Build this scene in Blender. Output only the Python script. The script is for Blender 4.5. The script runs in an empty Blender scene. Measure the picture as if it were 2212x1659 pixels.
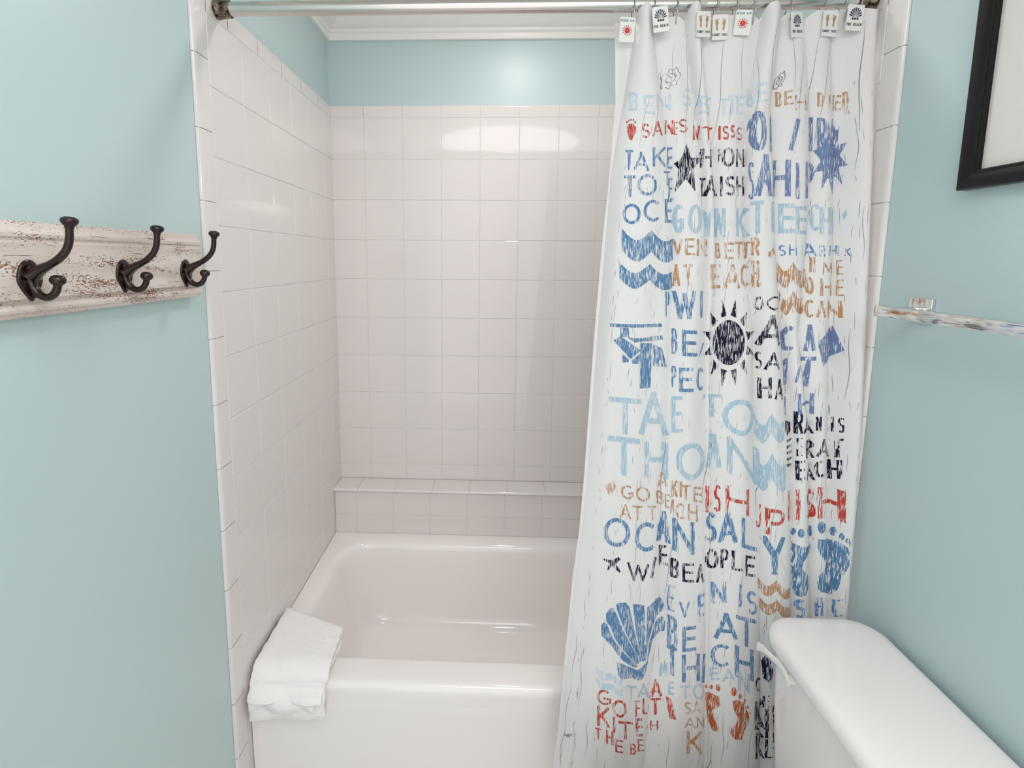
import bpy, bmesh, math, random
from mathutils import Vector, Matrix
random.seed(7)
S = bpy.context.scene
COL = S.collection

# ---------------------------------------------------------------- camera
F_PX, PPX, PPY, IW, IH = 1078.0, 1035.94, 697.47, 2212, 1659
YAW, PITCH, ROLL = -0.0340985, 0.1272202, 0.0068378
def rot_rows():
    cy, sy, cp, sp, cr, sr = (math.cos(YAW), math.sin(YAW), math.cos(PITCH), math.sin(PITCH), math.cos(ROLL), math.sin(ROLL))
    W = Matrix(((1, 0, 0), (0, 0, -1), (0, 1, 0)))
    Y = Matrix(((cy, 0, -sy), (0, 1, 0), (sy, 0, cy)))
    P = Matrix(((1, 0, 0), (0, cp, -sp), (0, sp, cp)))
    Z = Matrix(((cr, -sr, 0), (sr, cr, 0), (0, 0, 1)))
    return Z @ P @ Y @ W
R = rot_rows()
cam_data = bpy.data.cameras.new('camera')
cam = bpy.data.objects.new('camera', cam_data); COL.objects.link(cam)
right, up, back = Vector(R[0]), -Vector(R[1]), -Vector(R[2])
m = Matrix((right, up, back)).transposed().to_4x4()
m.translation = Vector((0.65629, -2.01607, 1.49882))
cam.matrix_world = m
cam_data.sensor_fit = 'HORIZONTAL'; cam_data.sensor_width = 36.0
cam_data.lens = F_PX / IW * 36.0
cam_data.shift_x = (IW / 2 - PPX) / IW
cam_data.shift_y = (PPY - IH / 2) / IW
cam_data.clip_start = 0.05
S.camera = cam

# ---------------------------------------------------------------- light and exposure
world = bpy.data.worlds.new('world'); S.world = world; world.use_nodes = True
bg = world.node_tree.nodes['Background']
bg.inputs['Color'].default_value = (1.0, 0.95, 0.945, 1); bg.inputs['Strength'].default_value = 1.42
def area_light(name, loc, target, size, energy, color, shape='DISK', size_y=None):
    d = bpy.data.lights.new(name, 'AREA'); d.shape = shape; d.size = size
    if size_y: d.size_y = size_y
    d.energy = energy; d.color = color
    o = bpy.data.objects.new(name, d); COL.objects.link(o); o.location = loc
    o.rotation_euler = (Vector(target) - Vector(loc)).to_track_quat('-Z', 'Y').to_euler()
    return o
area_light('alcove_ceiling_lamp', (0.745, -0.57, 2.418), (0.745, -0.57, 0), 0.12, 4.2, (1.0, 0.96, 0.945))
area_light('room_ceiling_fill', (0.74, -2.15, 2.42), (0.74, -2.15, 0), 1.1, 10.0, (1.0, 0.96, 0.945))  # unseen broad fill, added to brighten upward faces from above
S.view_settings.view_transform = 'Standard'; S.view_settings.look = 'None'
S.view_settings.gamma = 1.0; S.view_settings.use_curve_mapping = False
S.view_settings.exposure = 0.11
try:
    S.cycles.max_bounces = 12; S.cycles.diffuse_bounces = 8
except Exception: pass

# ---------------------------------------------------------------- materials
def srgb(r, g, b):
    f = lambda c: (c / 255 / 12.92) if c <= 10 else ((c / 255 + 0.055) / 1.055) ** 2.4
    return (f(r), f(g), f(b), 1)
def material(name, color, rough=0.5, metal=0.0, spec=0.5, coat=0.0, emit=None, emit_strength=0.0):
    mt = bpy.data.materials.new(name); mt.use_nodes = True
    b = mt.node_tree.nodes['Principled BSDF']
    b.inputs['Base Color'].default_value = color; b.inputs['Roughness'].default_value = rough
    b.inputs['Metallic'].default_value = metal; b.inputs['Specular IOR Level'].default_value = spec
    b.inputs['Coat Weight'].default_value = coat
    if coat: b.inputs['Coat Roughness'].default_value = 0.05
    if emit: b.inputs['Emission Color'].default_value = emit; b.inputs['Emission Strength'].default_value = emit_strength
    return mt
def nodes(mt): return mt.node_tree.nodes, mt.node_tree.links, mt.node_tree.nodes['Principled BSDF']
def noise_node(mt, coord='Object', scale=(1, 1, 1), nscale=5.0, detail=3.0, rough=0.55):
    n, l, b = nodes(mt)
    tc = n.new('ShaderNodeTexCoord'); mp = n.new('ShaderNodeMapping'); nz = n.new('ShaderNodeTexNoise')
    mp.inputs['Scale'].default_value = scale
    nz.inputs['Scale'].default_value = nscale; nz.inputs['Detail'].default_value = detail; nz.inputs['Roughness'].default_value = rough
    l.new(tc.outputs[coord], mp.inputs['Vector']); l.new(mp.outputs['Vector'], nz.inputs['Vector'])
    return nz
def add_bump(mt, nz, strength, dist=0.002):
    n, l, b = nodes(mt); bp = n.new('ShaderNodeBump')
    bp.inputs['Strength'].default_value = strength; bp.inputs['Distance'].default_value = dist
    l.new(nz.outputs['Fac'], bp.inputs['Height']); l.new(bp.outputs['Normal'], b.inputs['Normal'])
def ramp(mt, src, stops):
    n, l, b = nodes(mt); r = n.new('ShaderNodeValToRGB'); e = r.color_ramp.elements
    while len(e) < len(stops): e.new(0.5)
    for k, (p, c) in enumerate(stops): e[k].position = p; e[k].color = c
    l.new(src, r.inputs['Fac']); return r

M = {}
M['paint'] = material('aqua_wall_paint', (0.508, 0.638, 0.648, 1), 0.37, spec=0.5)
add_bump(M['paint'], noise_node(M['paint'], nscale=160, detail=2), 0.12, 0.0012)
M['ceiling'] = material('white_ceiling_paint', (0.80, 0.79, 0.77, 1), 0.7)
M['trim'] = material('white_trim_paint', (0.86, 0.85, 0.82, 1), 0.35)
M['floor'] = material('beige_floor_tile', (0.74, 0.69, 0.66, 1), 0.3)
M['tile'] = material('white_glazed_tile', (0.755, 0.713, 0.70, 1), 0.06, spec=0.5)
add_bump(M['tile'], noise_node(M['tile'], nscale=9, detail=1), 0.025, 0.004)
M['grout'] = material('white_grout', (0.74, 0.71, 0.69, 1), 0.8)
M['porcelain'] = material('white_porcelain', (0.88, 0.835, 0.82, 1), 0.09, spec=0.5, coat=0.3)
M['enamel'] = material('white_tub_enamel', (0.91, 0.87, 0.855, 1), 0.07, spec=0.5, coat=0.2)
M['chrome'] = material('chrome', (0.80, 0.79, 0.77, 1), 0.08, metal=1.0)
M['chrome_dull'] = material('worn_chrome_tube', (0.66, 0.64, 0.61, 1), 0.20, metal=1.0)
M['cap'] = material('tarnished_bronze_cap', (0.24, 0.20, 0.16, 1), 0.38, metal=0.85)
nzc = noise_node(M['cap'], scale=(1, 3, 1), nscale=70, detail=3)
rc = ramp(M['cap'], nzc.outputs['Fac'], [(0.42, (0.02, 0.014, 0.012, 1)), (0.55, (0.25, 0.21, 0.16, 1))])
M['cap'].node_tree.links.new(rc.outputs['Color'], M['cap'].node_tree.nodes['Principled BSDF'].inputs['Base Color'])
M['wire'] = material('steel_wire', (0.45, 0.42, 0.40, 1), 0.2, metal=1.0)
M['bronze'] = material('oil_rubbed_bronze', (0.016, 0.0045, 0.0042, 1), 0.22, metal=0.2, spec=0.5, coat=0.15)
M['screw'] = material('dark_screw', (0.012, 0.006, 0.006, 1), 0.4, metal=0.3)
M['black'] = material('black_lacquer_frame', (0.004, 0.002, 0.0025, 1), 0.3, spec=0.35)
M['mat'] = material('off_white_mat_board', (0.70, 0.66, 0.64, 1), 0.75)
M['lever'] = material('white_lever_plastic', (0.78, 0.76, 0.72, 1), 0.25)
M['cloth'] = material('white_polyester_cloth', (0.725, 0.715, 0.715, 1), 0.75, spec=0.2)
add_bump(M['cloth'], noise_node(M['cloth'], nscale=900, detail=1), 0.08, 0.0004)
M['grain'] = material('grey_grain_ink', (0.23, 0.21, 0.195, 1), 0.8, spec=0.15)
M['terry'] = material('white_terry_cotton', (0.93, 0.91, 0.905, 1), 0.95, spec=0.1)
add_bump(M['terry'], noise_node(M['terry'], nscale=520, detail=2), 0.7, 0.0016)
M['plaque'] = material('white_resin_plaque', (0.76, 0.75, 0.73, 1), 0.4)
M['bulb'] = material('frosted_bulb_glow', (0.9, 0.88, 0.85, 1), 0.5, emit=(1.0, 0.95, 0.9, 1), emit_strength=27.0)
M['navy_shine'] = material('navy_plaque_paint', (0.018, 0.014, 0.07, 1), 0.3)
M['red_shine'] = material('red_plaque_paint', (0.62, 0.035, 0.03, 1), 0.4)
M['tan_shine'] = material('brown_plaque_paint', (0.42, 0.25, 0.13, 1), 0.45)
M['teal_shine'] = material('teal_plaque_paint', (0.05, 0.17, 0.24, 1), 0.45)
M['dark_shine'] = material('dark_plaque_paint', (0.02, 0.02, 0.025, 1), 0.45)
# printed inks, worn away in fine vertical streaks
INK = dict(lightblue=(163, 189, 206), blue=(86, 126, 166), midblue=(94, 136, 184), navy=(25, 25, 50), red=(184, 72, 60),
           tan=(182, 138, 104), peri=(110, 128, 168), brown=(178, 92, 52), paleblue=(178, 203, 222))
WEAR = dict(lightblue=.44, blue=.45, midblue=.47, navy=.46, red=.46, tan=.47, peri=.44, brown=.45, paleblue=.50)
def ink(name):
    mt = material(name + '_worn_ink', srgb(*INK[name]), 0.8, spec=0.15)
    n, l, b = nodes(mt)
    fine = noise_node(mt, scale=(760, 24, 48), nscale=1.0, detail=2.0, rough=0.5)
    wide = noise_node(mt, scale=(38, 20, 30), nscale=1.0, detail=1.0)
    mix = n.new('ShaderNodeMath'); mix.operation = 'MULTIPLY_ADD'; mix.inputs[1].default_value = 0.25
    l.new(wide.outputs['Fac'], mix.inputs[0]); l.new(fine.outputs['Fac'], mix.inputs[2])
    t = WEAR[name] + 0.125 - 0.02
    sub = n.new('ShaderNodeMath'); sub.operation = 'SUBTRACT'; sub.inputs[1].default_value = t - 0.5
    l.new(mix.outputs[0], sub.inputs[0])
    r = ramp(mt, sub.outputs[0], [(0.485, (0.725, 0.715, 0.715, 1)), (0.515, srgb(*INK[name]))])
    l.new(r.outputs['Color'], b.inputs['Base Color'])
    return mt
for k in INK: M['ink_' + k] = ink(k)
# distressed board paint: brown wood showing through along the grain
M['board'] = material('distressed_white_paint', (0.7, 0.62, 0.56, 1), 0.55)
def board_material():
    mt = M['board']; n, l, b = nodes(mt)
    chips = noise_node(mt, scale=(90, 230, 560), nscale=1.0, detail=4.0, rough=0.66)
    patch = noise_node(mt, scale=(6, 8, 52), nscale=1.0, detail=2.0)
    mix = n.new('ShaderNodeMath'); mix.operation = 'MULTIPLY_ADD'; mix.inputs[1].default_value = 0.55
    l.new(patch.outputs['Fac'], mix.inputs[0]); l.new(chips.outputs['Fac'], mix.inputs[2])
    r = ramp(mt, mix.outputs[0], [(0.0, (0, 0, 0, 1)), (1.0, (1, 1, 1, 1))])
    th = n.new('ShaderNodeMapRange'); th.inputs['From Min'].default_value = .875; th.inputs['From Max'].default_value = .89
    streak = noise_node(mt, scale=(40, 9, 300), nscale=1.0, detail=3.0, rough=0.6)
    sb = n.new('ShaderNodeMath'); sb.operation = 'MULTIPLY_ADD'; sb.inputs[1].default_value = 1.9; sb.inputs[2].default_value = -0.40
    l.new(streak.outputs['Fac'], sb.inputs[0])
    mxm = n.new('ShaderNodeMath'); mxm.operation = 'MAXIMUM'; l.new(mix.outputs[0], mxm.inputs[0]); l.new(sb.outputs[0], mxm.inputs[1])
    l.new(mxm.outputs[0], th.inputs['Value'])
    tint = noise_node(mt, scale=(5, 4, 40), nscale=1.0, detail=3.0)
    base = ramp(mt, tint.outputs['Fac'], [(0.35, (0.62, 0.52, 0.475, 1)), (0.65, (0.74, 0.665, 0.625, 1))])
    wood = ramp(mt, tint.outputs['Fac'], [(0.4, (0.11, 0.035, 0.022, 1)), (0.62, (0.26, 0.11, 0.055, 1))])
    mx = n.new('ShaderNodeMix'); mx.data_type = 'RGBA'
    l.new(th.outputs['Result'], mx.inputs['Factor']); l.new(base.outputs['Color'], mx.inputs['A']); l.new(wood.outputs['Color'], mx.inputs['B'])
    l.new(mx.outputs['Result'], b.inputs['Base Color'])
    bp = n.new('ShaderNodeBump'); bp.inputs['Strength'].default_value = 0.5; bp.inputs['Distance'].default_value = 0.001; bp.invert = True
    l.new(th.outputs['Result'], bp.inputs['Height']); l.new(bp.outputs['Normal'], b.inputs['Normal'])
board_material()

# ---------------------------------------------------------------- helpers
class MB:
    """collects vertices and faces for ONE mesh object"""
    def __init__(s): s.v = []; s.f = []; s.mi = []
    def add(s, verts, faces, mi=0):
        o = len(s.v); s.v += [tuple(v) for v in verts]; s.f += [tuple(i + o for i in f) for f in faces]; s.mi += [mi] * len(faces)
    def box(s, x0, x1, y0, y1, z0, z1, mi=0):
        v = [(x, y, z) for z in (z0, z1) for y in (y0, y1) for x in (x0, x1)]
        s.add(v, [(0, 2, 3, 1), (4, 5, 7, 6), (0, 1, 5, 4), (2, 6, 7, 3), (0, 4, 6, 2), (1, 3, 7, 5)], mi)
    def loft(s, rings, mi=0, cap0=False, cap1=False, closed=True):
        n = len(rings[0]); o = len(s.v); fs = []
        for a in range(len(rings) - 1):
            for i in range(n if closed else n - 1):
                j = (i + 1) % n
                fs.append((a * n + i, a * n + j, (a + 1) * n + j, (a + 1) * n + i))
        if cap0: fs.append(tuple(range(n - 1, -1, -1)))
        if cap1: fs.append(tuple((len(rings) - 1) * n + i for i in range(n)))
        s.add([p for r in rings for p in r], fs, mi)
    def tube(s, path, rad, n=12, mi=0, flat=None, caps=True):
        pts = [Vector(p) for p in path]; rings = []
        rads = rad if isinstance(rad, (list, tuple)) else [rad] * len(pts)
        prev = None
        for i, p in enumerate(pts):
            t = (pts[min(i + 1, len(pts) - 1)] - pts[max(i - 1, 0)]).normalized()
            if prev is None:
                a = Vector((0, 1, 0)) if abs(t.y) < 0.9 else Vector((1, 0, 0))
                nrm = (a - t * a.dot(t)).normalized()
            else:
                nrm = (prev - t * prev.dot(t)).normalized()
            prev = nrm; bn = t.cross(nrm)
            fl = flat[i] if flat else 1.0
            rings.append([p + (nrm * math.cos(2 * math.pi * k / n) * fl + bn * math.sin(2 * math.pi * k / n)) * rads[i] for k in range(n)])
        s.loft(rings, mi, caps, caps)
    def lathe(s, center, axis, prof, n=24, mi=0):
        c = Vector(center); a = Vector(axis).normalized()
        e1 = a.orthogonal().normalized(); e2 = a.cross(e1); rings = []
        for (h, r) in prof:
            rings.append([c + a * h + (e1 * math.cos(2 * math.pi * k / n) + e2 * math.sin(2 * math.pi * k / n)) * max(r, 1e-5) for k in range(n)])
        s.loft(rings, mi, True, True)
    def build(s, name, mats, parent=None, smooth=None, origin=None):
        me = bpy.data.meshes.new(name)
        og = Vector(origin) if origin else Vector((0, 0, 0))
        me.from_pydata([tuple(Vector(v) - og) for v in s.v], [], s.f)
        if not isinstance(mats, (list, tuple)): mats = [mats]
        for mt in mats: me.materials.append(mt)
        for p, k in zip(me.polygons, s.mi): p.material_index = k
        bm = bmesh.new(); bm.from_mesh(me); bmesh.ops.recalc_face_normals(bm, faces=bm.faces); bm.to_mesh(me); bm.free()
        if smooth is not None:
            for p in me.polygons: p.use_smooth = True
            try: me.set_sharp_from_angle(angle=math.radians(smooth))
            except Exception: pass
        me.update()
        o = bpy.data.objects.new(name, me); COL.objects.link(o)
        if parent:
            o.parent = parent; o.location = og - Vector(parent.location)
        else:
            o.location = og
        return o
def thing(name, label, cat, loc, group=None):
    o = bpy.data.objects.new(name, None); COL.objects.link(o); o.location = loc; o.empty_display_size = 0.05
    o['label'] = label; o['category'] = cat
    if group: o['group'] = group
    return o
def tag(o, label, cat, group=None):
    o['label'] = label; o['category'] = cat
    if group: o['group'] = group
    return o
def struct(o): o['kind'] = 'structure'; return o
def bevel(o, w, seg=3):
    md = o.modifiers.new('bevel', 'BEVEL'); md.width = w; md.segments = seg; md.limit_method = 'ANGLE'
    for p in o.data.polygons: p.use_smooth = True
    return o
def rrect(x0, x1, y0, y1, r, z, n=10):
    out = []
    for cx, cy, a0 in ((x1 - r, y1 - r, 0), (x0 + r, y1 - r, 90), (x0 + r, y0 + r, 180), (x1 - r, y0 + r, 270)):
        for k in range(n + 1):
            a = math.radians(a0 + 90 * k / n); out.append((cx + r * math.cos(a), cy + r * math.sin(a), z))
    return out
def spline(pts, n=8):
    P = [Vector(p) for p in pts]; out = []
    for i in range(len(P) - 1):
        p0, p1, p2, p3 = P[max(i - 1, 0)], P[i], P[i + 1], P[min(i + 2, len(P) - 1)]
        for k in range(n):
            t = k / n
            out.append(0.5 * ((2 * p1) + (p2 - p0) * t + (2 * p0 - 5 * p1 + 4 * p2 - p3) * t * t + (3 * p1 - p0 - 3 * p2 + p3) * t ** 3))
    out.append(P[-1]); return out

# ---------------------------------------------------------------- room shell
W = 1.483            # tile face to tile face
ZC = 2.44            # ceiling
YF = -3.1            # room end behind the camera
Z_TILE = 2.090       # top of the tile
Y_FIELD, Y_EDGE = -0.845, -0.899
Z_DECK = 0.373
RECESS = 0.009
b = MB(); b.box(-0.10, -RECESS, YF, 0.10, 0, ZC); wl = struct(b.build('wall_left', M['paint']))
b = MB(); b.box(W + RECESS, W + 0.10, YF, 0.10, 0, ZC); wr = struct(b.build('wall_right', M['paint']))
b = MB(); b.box(-RECESS, W + RECESS, 0.008, 0.10, 0, ZC); wb = struct(b.build('wall_back', M['paint']))
b = MB(); b.box(-0.10, W + 0.10, YF, 0.10, ZC, ZC + 0.05); struct(b.build('ceiling', M['ceiling']))
b = MB(); b.box(-0.10, W + 0.10, YF, 0.10, -0.05, 0); struct(b.build('floor', M['floor']))

def tile(mb, o, u, v, n, u0, u1, v0, v1, gap=0.0009, drop=0.0013, bev=0.0013, jitter=0.0002):
    """one glazed tile: flat face with softly rolled edges; o + u*a + v*b + n*c"""
    o, u, v, n = Vector(o), Vector(u), Vector(v), Vector(n)
    def ring(ins, h): return [(u0 + gap + ins, v0 + gap + ins, h), (u1 - gap - ins, v0 + gap + ins, h), (u1 - gap - ins, v1 - gap - ins, h), (u0 + gap + ins, v1 - gap - ins, h)]
    j = random.uniform(-jitter, jitter)
    rings = [ring(0, -0.004), ring(0, -drop + j), ring(bev * .35, -drop * .35 + j), ring(bev, j)]
    tilt = (random.uniform(-.0011, .0011), random.uniform(-.0011, .0011))
    rs = []
    for r in rings:
        rs.append([o + u * a + v * c + n * (h + (a - u0) * tilt[0] + (c - v0) * tilt[1]) for a, c, h in r])
    mb.loft(rs, 0, False, True)
def bullnose(mb, o, u, v, n, u0, u1, v0, v1, side, gap=0.0009, rad=0.0085):
    """edge tile, rounded on one side: side is 'u0', 'u1' or 'v1'"""
    o, u, v, n = Vector(o), Vector(u), Vector(v), Vector(n)
    prof = [(rad * (1 - math.cos(a)), -rad * (1 - math.sin(a))) for a in [math.radians(q) for q in (0, 15, 30, 45, 60, 75, 90)]]
    inner = [(0.0013, 0.0), (0.0004, -0.0005), (0, -0.0014), (0, -0.004)]
    if side in ('u0', 'u1'):
        cross = [(u0 + p, h) for p, h in prof] + [(u1 - gap - p, h) for p, h in inner] if side == 'u0' else [(u1 - p, h) for p, h in prof] + [(u0 + gap + p, h) for p, h in inner]
        r = [[o + u * c + v * q + n * h for c, h in cross] for q in (v0 + gap, v1 - gap)]
    else:
        cross = [(v1 - p, h) for p, h in prof] + [(v0 + gap + p, h) for p, h in inner]
        r = [[o + u * q + v * c + n * h for c, h in cross] for q in (u0 + gap, u1 - gap)]
    mb.loft(r, 0, False, False, closed=False)

PITCH_U, PITCH_V, Z_ROW0 = 0.1524, 0.15675, 2.0422
rows = [Z_ROW0 - PITCH_V * k for k in range(13)]
def spans(lo, hi, cuts):
    c = [lo] + sorted(q for q in cuts if lo + 0.006 < q < hi - 0.006) + [hi]
    return list(zip(c, c[1:]))
# side walls
for name, x, n, par in (('tile_surround', 0.0, (1, 0, 0), wl), ('tile_surround', W, (-1, 0, 0), wr)):
    mb = MB(); ys = [Y_FIELD + PITCH_U * k for k in range(1, 6)]
    for z0, z1 in spans(0.30, Z_ROW0, rows):
        for y0, y1 in spans(Y_FIELD, 0.0, ys): tile(mb, (x, 0, 0), (0, 1, 0), (0, 0, 1), n, y0, y1, z0, z1)
    for y0, y1 in spans(Y_FIELD, 0.0, [q - 0.06 for q in ys]): bullnose(mb, (x, 0, 0), (0, 1, 0), (0, 0, 1), n, y0, y1, Z_ROW0, Z_TILE, 'v1')
    zz = [1.625 + 0.1575 * k for k in range(-11, 4)]
    for z0, z1 in spans(0.0, Z_TILE, zz): bullnose(mb, (x, 0, 0), (0, 1, 0), (0, 0, 1), n, Y_EDGE, Y_FIELD, z0, z1, 'u0')
    k0 = len(mb.f)
    g = 0.0016
    xa, xb = (x - RECESS - .001, x - g) if n[0] > 0 else (x + g, x + RECESS + .001)
    mb.box(xa, xb, Y_EDGE + 0.003, -0.001, 0.0, Z_TILE - 0.003, 1)
    struct(mb.build(name, [M['tile'], M['grout']], par, smooth=17))
# back wall above and below the ledge
Z_SHELF, Y_SHELF, Y_LEDGE = 0.5665, -0.106, -0.095
mb = MB(); xs = [0.1279 + PITCH_U * k for k in range(0, 10)]
for z0, z1 in spans(Z_SHELF, Z_ROW0, rows):
    for x0, x1 in spans(0.0, W, xs): tile(mb, (0, 0, 0), (1, 0, 0), (0, 0, 1), (0, -1, 0), x0, x1, z0, z1)
for x0, x1 in spans(0.0, W, xs): bullnose(mb, (0, 0, 0), (1, 0, 0), (0, 0, 1), (0, -1, 0), x0, x1, Z_ROW0, Z_TILE, 'v1')
mb.box(0.001, W - 0.001, 0.0016, 0.009, Z_SHELF - .02, Z_TILE - 0.003, 1)
for xa in (0.0, W - .0022): mb.box(xa, xa + .0022, -.0022, .004, Z_SHELF, Z_TILE - .002, 1)
struct(mb.build('tile_surround', [M['tile'], M['grout']], wb, smooth=17))
mb = MB(); xs2 = [0.098 + PITCH_U * k for k in range(0, 10)]
for x0, x1 in spans(0.0, W, xs2):
    bullnose(mb, (0, 0, Z_SHELF), (1, 0, 0), (0, -1, 0), (0, 0, 1), x0, x1, 0.0, -Y_SHELF, 'v1')
for z0, z1 in spans(Z_DECK - 0.02, Z_SHELF - 0.0085, [0.452]):
    for x0, x1 in spans(0.0, W, [q - 0.01 for q in xs2]): tile(mb, (0, Y_LEDGE, 0), (1, 0, 0), (0, 0, 1), (0, -1, 0), x0, x1, z0, z1)
mb.box(0.001, W - 0.001, Y_LEDGE + 0.0016, -0.0, 0.0, Z_SHELF - 0.0016, 1)
struct(mb.build('tiled_ledge', [M['tile'], M['grout']], wb, smooth=17))
# crown moulding: one profile (out from the wall, height)
crown = [(0, 2.326), (0.014, 2.326), (0.016, 2.329), (0.016, 2.347), (0.021, 2.350), (0.024, 2.356), (0.025, 2.362), (0.033, 2.365), (0.043, 2.373), (0.055, 2.388),
         (0.063, 2.398), (0.066, 2.402), (0.066, 2.412), (0.075, 2.415), (0.080, 2.422), (0.081, 2.439), (0, 2.439)]
def crown_run(name, ends):
    mb = MB(); mb.loft([[f(d, z) for d, z in crown] for f in ends], 0, True, True); return struct(mb.build(name, M['trim'], smooth=35))
xl, xr, yb = -RECESS, W + RECESS, 0.008
crown_run('trim_1', [lambda d, z: (xl + d, yb - d, z), lambda d, z: (xr - d, yb - d, z)])
crown_run('trim_2', [lambda d, z: (xl + d, YF, z), lambda d, z: (xl + d, yb - d, z)])
crown_run('trim_3', [lambda d, z: (xr - d, YF, z), lambda d, z: (xr - d, yb - d, z)])

# ---------------------------------------------------------------- bathtub
def make_tub():
    x0, x1, yb_, yf = 0.0015, W - 0.0015, Y_LEDGE - 0.0015, -0.832
    mb = MB(); n = 14
    def R4(dx0, dx1, dyb, dyf, r, z): return rrect(x0 + dx0, x1 - dx1, yf + dyf, yb_ - dyb, r, z, n)
    rings = [R4(0, 0, 0, .001, .004, .318), R4(0, 0, 0, .0003, .004, .338), R4(0, 0, 0, 0, .004, .348), R4(0, 0, 0, .0006, .004, .355), R4(0, 0, 0, .0025, .004, .362),
             R4(0, 0, 0, .007, .005, .3685), R4(0, 0, 0, .013, .006, .3725), R4(0.004, .004, .004, .022, .010, Z_DECK)]
    L, Rr, Bk, Fr = .046, .075, .050, .082
    for ins, z, r in ((0, Z_DECK, .135), (.008, Z_DECK - .0015, .13), (.016, Z_DECK - .006, .125), (.023, Z_DECK - .014, .12), (.028, Z_DECK - .026, .118)):
        rings.append(R4(L + ins, Rr + ins, Bk + ins * .9, Fr + ins * .9, r, z))
    # basin walls, then the bottom fillet
    wall = [(.030, .0, .30), (.047, .008, .22), (.064, .016, .15), (.080, .024, .105), (.098, .036, .078), (.120, .052, .064), (.150, .075, .058), (.24, .14, .055)]
    for dl, dfb, z in wall:
        rings.append(R4(L + .006 + dl * 1.05, Rr + .02 + dl * 1.5, Bk + .026 + dfb, Fr + .026 + dfb * .9, max(.118 - dl * .28, .05), z))
    mb.loft(rings, 0, False, True)
    tub = mb.build('bathtub', M['enamel'], smooth=60)
    tag(tub, 'white enamel alcove bathtub with wide rim below the tiled ledge', 'bathtub')
    ap = MB()
    prof = [(-.826, .340), (-.8305, .322), (-.8285, .290), (-.8255, .24), (-.823, .10), (-.822, .06), (-.826, .03), (-.826, .0), (-.80, 0), (-.795, .335)]
    ap.loft([[(x, y, z) for y, z in prof] for x in (x0, x1)], 0, True, True)
    ap.build('apron', M['enamel'], tub, smooth=40)
    return tub
make_tub()

# ---------------------------------------------------------------- washcloth over the tub corner
def washcloth():
    mb = MB()
    yf = -0.836
    def layer(xa, xb, ytop, drop_a, drop_b, lift, th, phase, xa_low, xb_low, wav, front):
        nu, nv = 26, 40
        def mid(a, t):
            x_top = xa + (xb - xa) * a; x_low = xa_low + (xb_low - xa_low) * a
            depth = (ytop[0] + (ytop[1] - ytop[0]) * a) - yf
            total = depth + drop_a + (drop_b - drop_a) * a
            s = t * total
            bend = .016 + lift
            if s < depth - bend: y, z, k = (yf + depth) - s, Z_DECK + .002 + lift, 0
            elif s < depth + bend * .57:
                ang = (s - (depth - bend)) / (bend * 1.57) * math.pi / 2
                y = yf + bend - bend * math.sin(ang) - lift * math.sin(ang) * 0.2; z = Z_DECK + .002 + lift - bend * (1 - math.cos(ang)); k = 0.5
            else:
                y = yf - lift * .2 - front * min(1, (s - depth) / .04); z = Z_DECK + .002 + lift - bend - (s - depth - bend * .57); k = 1
            q = min(1.0, s / max(total, 1e-4)); x = x_top + (x_low - x_top) * q
            x += 0.0012 * math.sin(31 * q + phase * 3)
            w = wav * math.sin(a * math.pi * 1.6 + phase)
            if k == 1: y -= abs(w) * .9 * min(1, (s - depth) / .03)
            else: z += abs(w) * .25 * (1 - k) * t
            z += 0.0008 * math.sin(60 * x + phase) * math.cos(47 * y)
            return Vector((x, y, z)), k
        top, bot = [], []
        for i in range(nv + 1):
            for j in range(nu + 1):
                p, k = mid(j / nu, i / nv); e = mid(j / nu, min(1, i / nv + .01))[0] - mid(j / nu, max(0, i / nv - .01))[0]
                nrm = Vector((0, e.z, -e.y)); nrm = nrm if nrm.length > 1e-9 else Vector((0, 0, 1))
                nrm.normalize()
                if nrm.z < 0 and k < 1: nrm = -nrm
                if k == 1 and nrm.y > 0: nrm = -nrm
                edge = min(1, min(i, nv - i, j, nu - j) / 2.0); tt = th * (0.35 + 0.65 * edge)
                top.append(p + nrm * tt); bot.append(p)
        o = len(mb.v); n = len(top); fs = []
        Wd = nu + 1
        for i in range(nv):
            for j in range(nu):
                a0 = i * Wd + j
                fs.append((a0, a0 + 1, a0 + Wd + 1, a0 + Wd)); fs.append((n + a0, n + a0 + Wd, n + a0 + Wd + 1, n + a0 + 1))
        for i in range(nv):
            for j in (0, nu):
                a0 = i * Wd + j; fs.append((a0, a0 + Wd, n + a0 + Wd, n + a0))
        for j in range(nu):
            for i in (0, nv):
                a0 = i * Wd + j; fs.append((a0, a0 + 1, n + a0 + 1, n + a0))
        mb.add(top + bot, fs)
    # bottom layer hangs lowest, the top one ends at the rim
    layer(.012, .205, (-.60, -.69), .100, .094, .000, .0045, .2, .012, .205, .003, .004)
    layer(.010, .216, (-.595, -.69), .097, .082, .007, .0052, 1.1, .011, .214, .008, .011)
    layer(.010, .212, (-.60, -.685), .056, .060, .015, .0056, 2.2, .020, .190, .016, .018)
    layer(.009, .210, (-.595, -.675), .036, .034, .0225, .0060, .6, .014, .212, .017, .024)
    layer(.008, .212, (-.592, -.672), .021, .006, .0315, .0068, 1.6, .010, .220, .010, .022)
    o = mb.build('washcloth', M['terry'], smooth=70)
    md = o.modifiers.new('soften', 'SUBSURF'); md.levels = 1; md.render_levels = 1
    tx = bpy.data.textures.new('terry_lumps', 'CLOUDS'); tx.noise_scale = 0.006
    d = o.modifiers.new('lumps', 'DISPLACE'); d.texture = tx; d.strength = 0.0028; d.mid_level = 0.5; d.texture_coords = 'LOCAL'
    tag(o, 'white terry washcloth folded over the front corner of the bathtub rim', 'washcloth')
washcloth()

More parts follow.
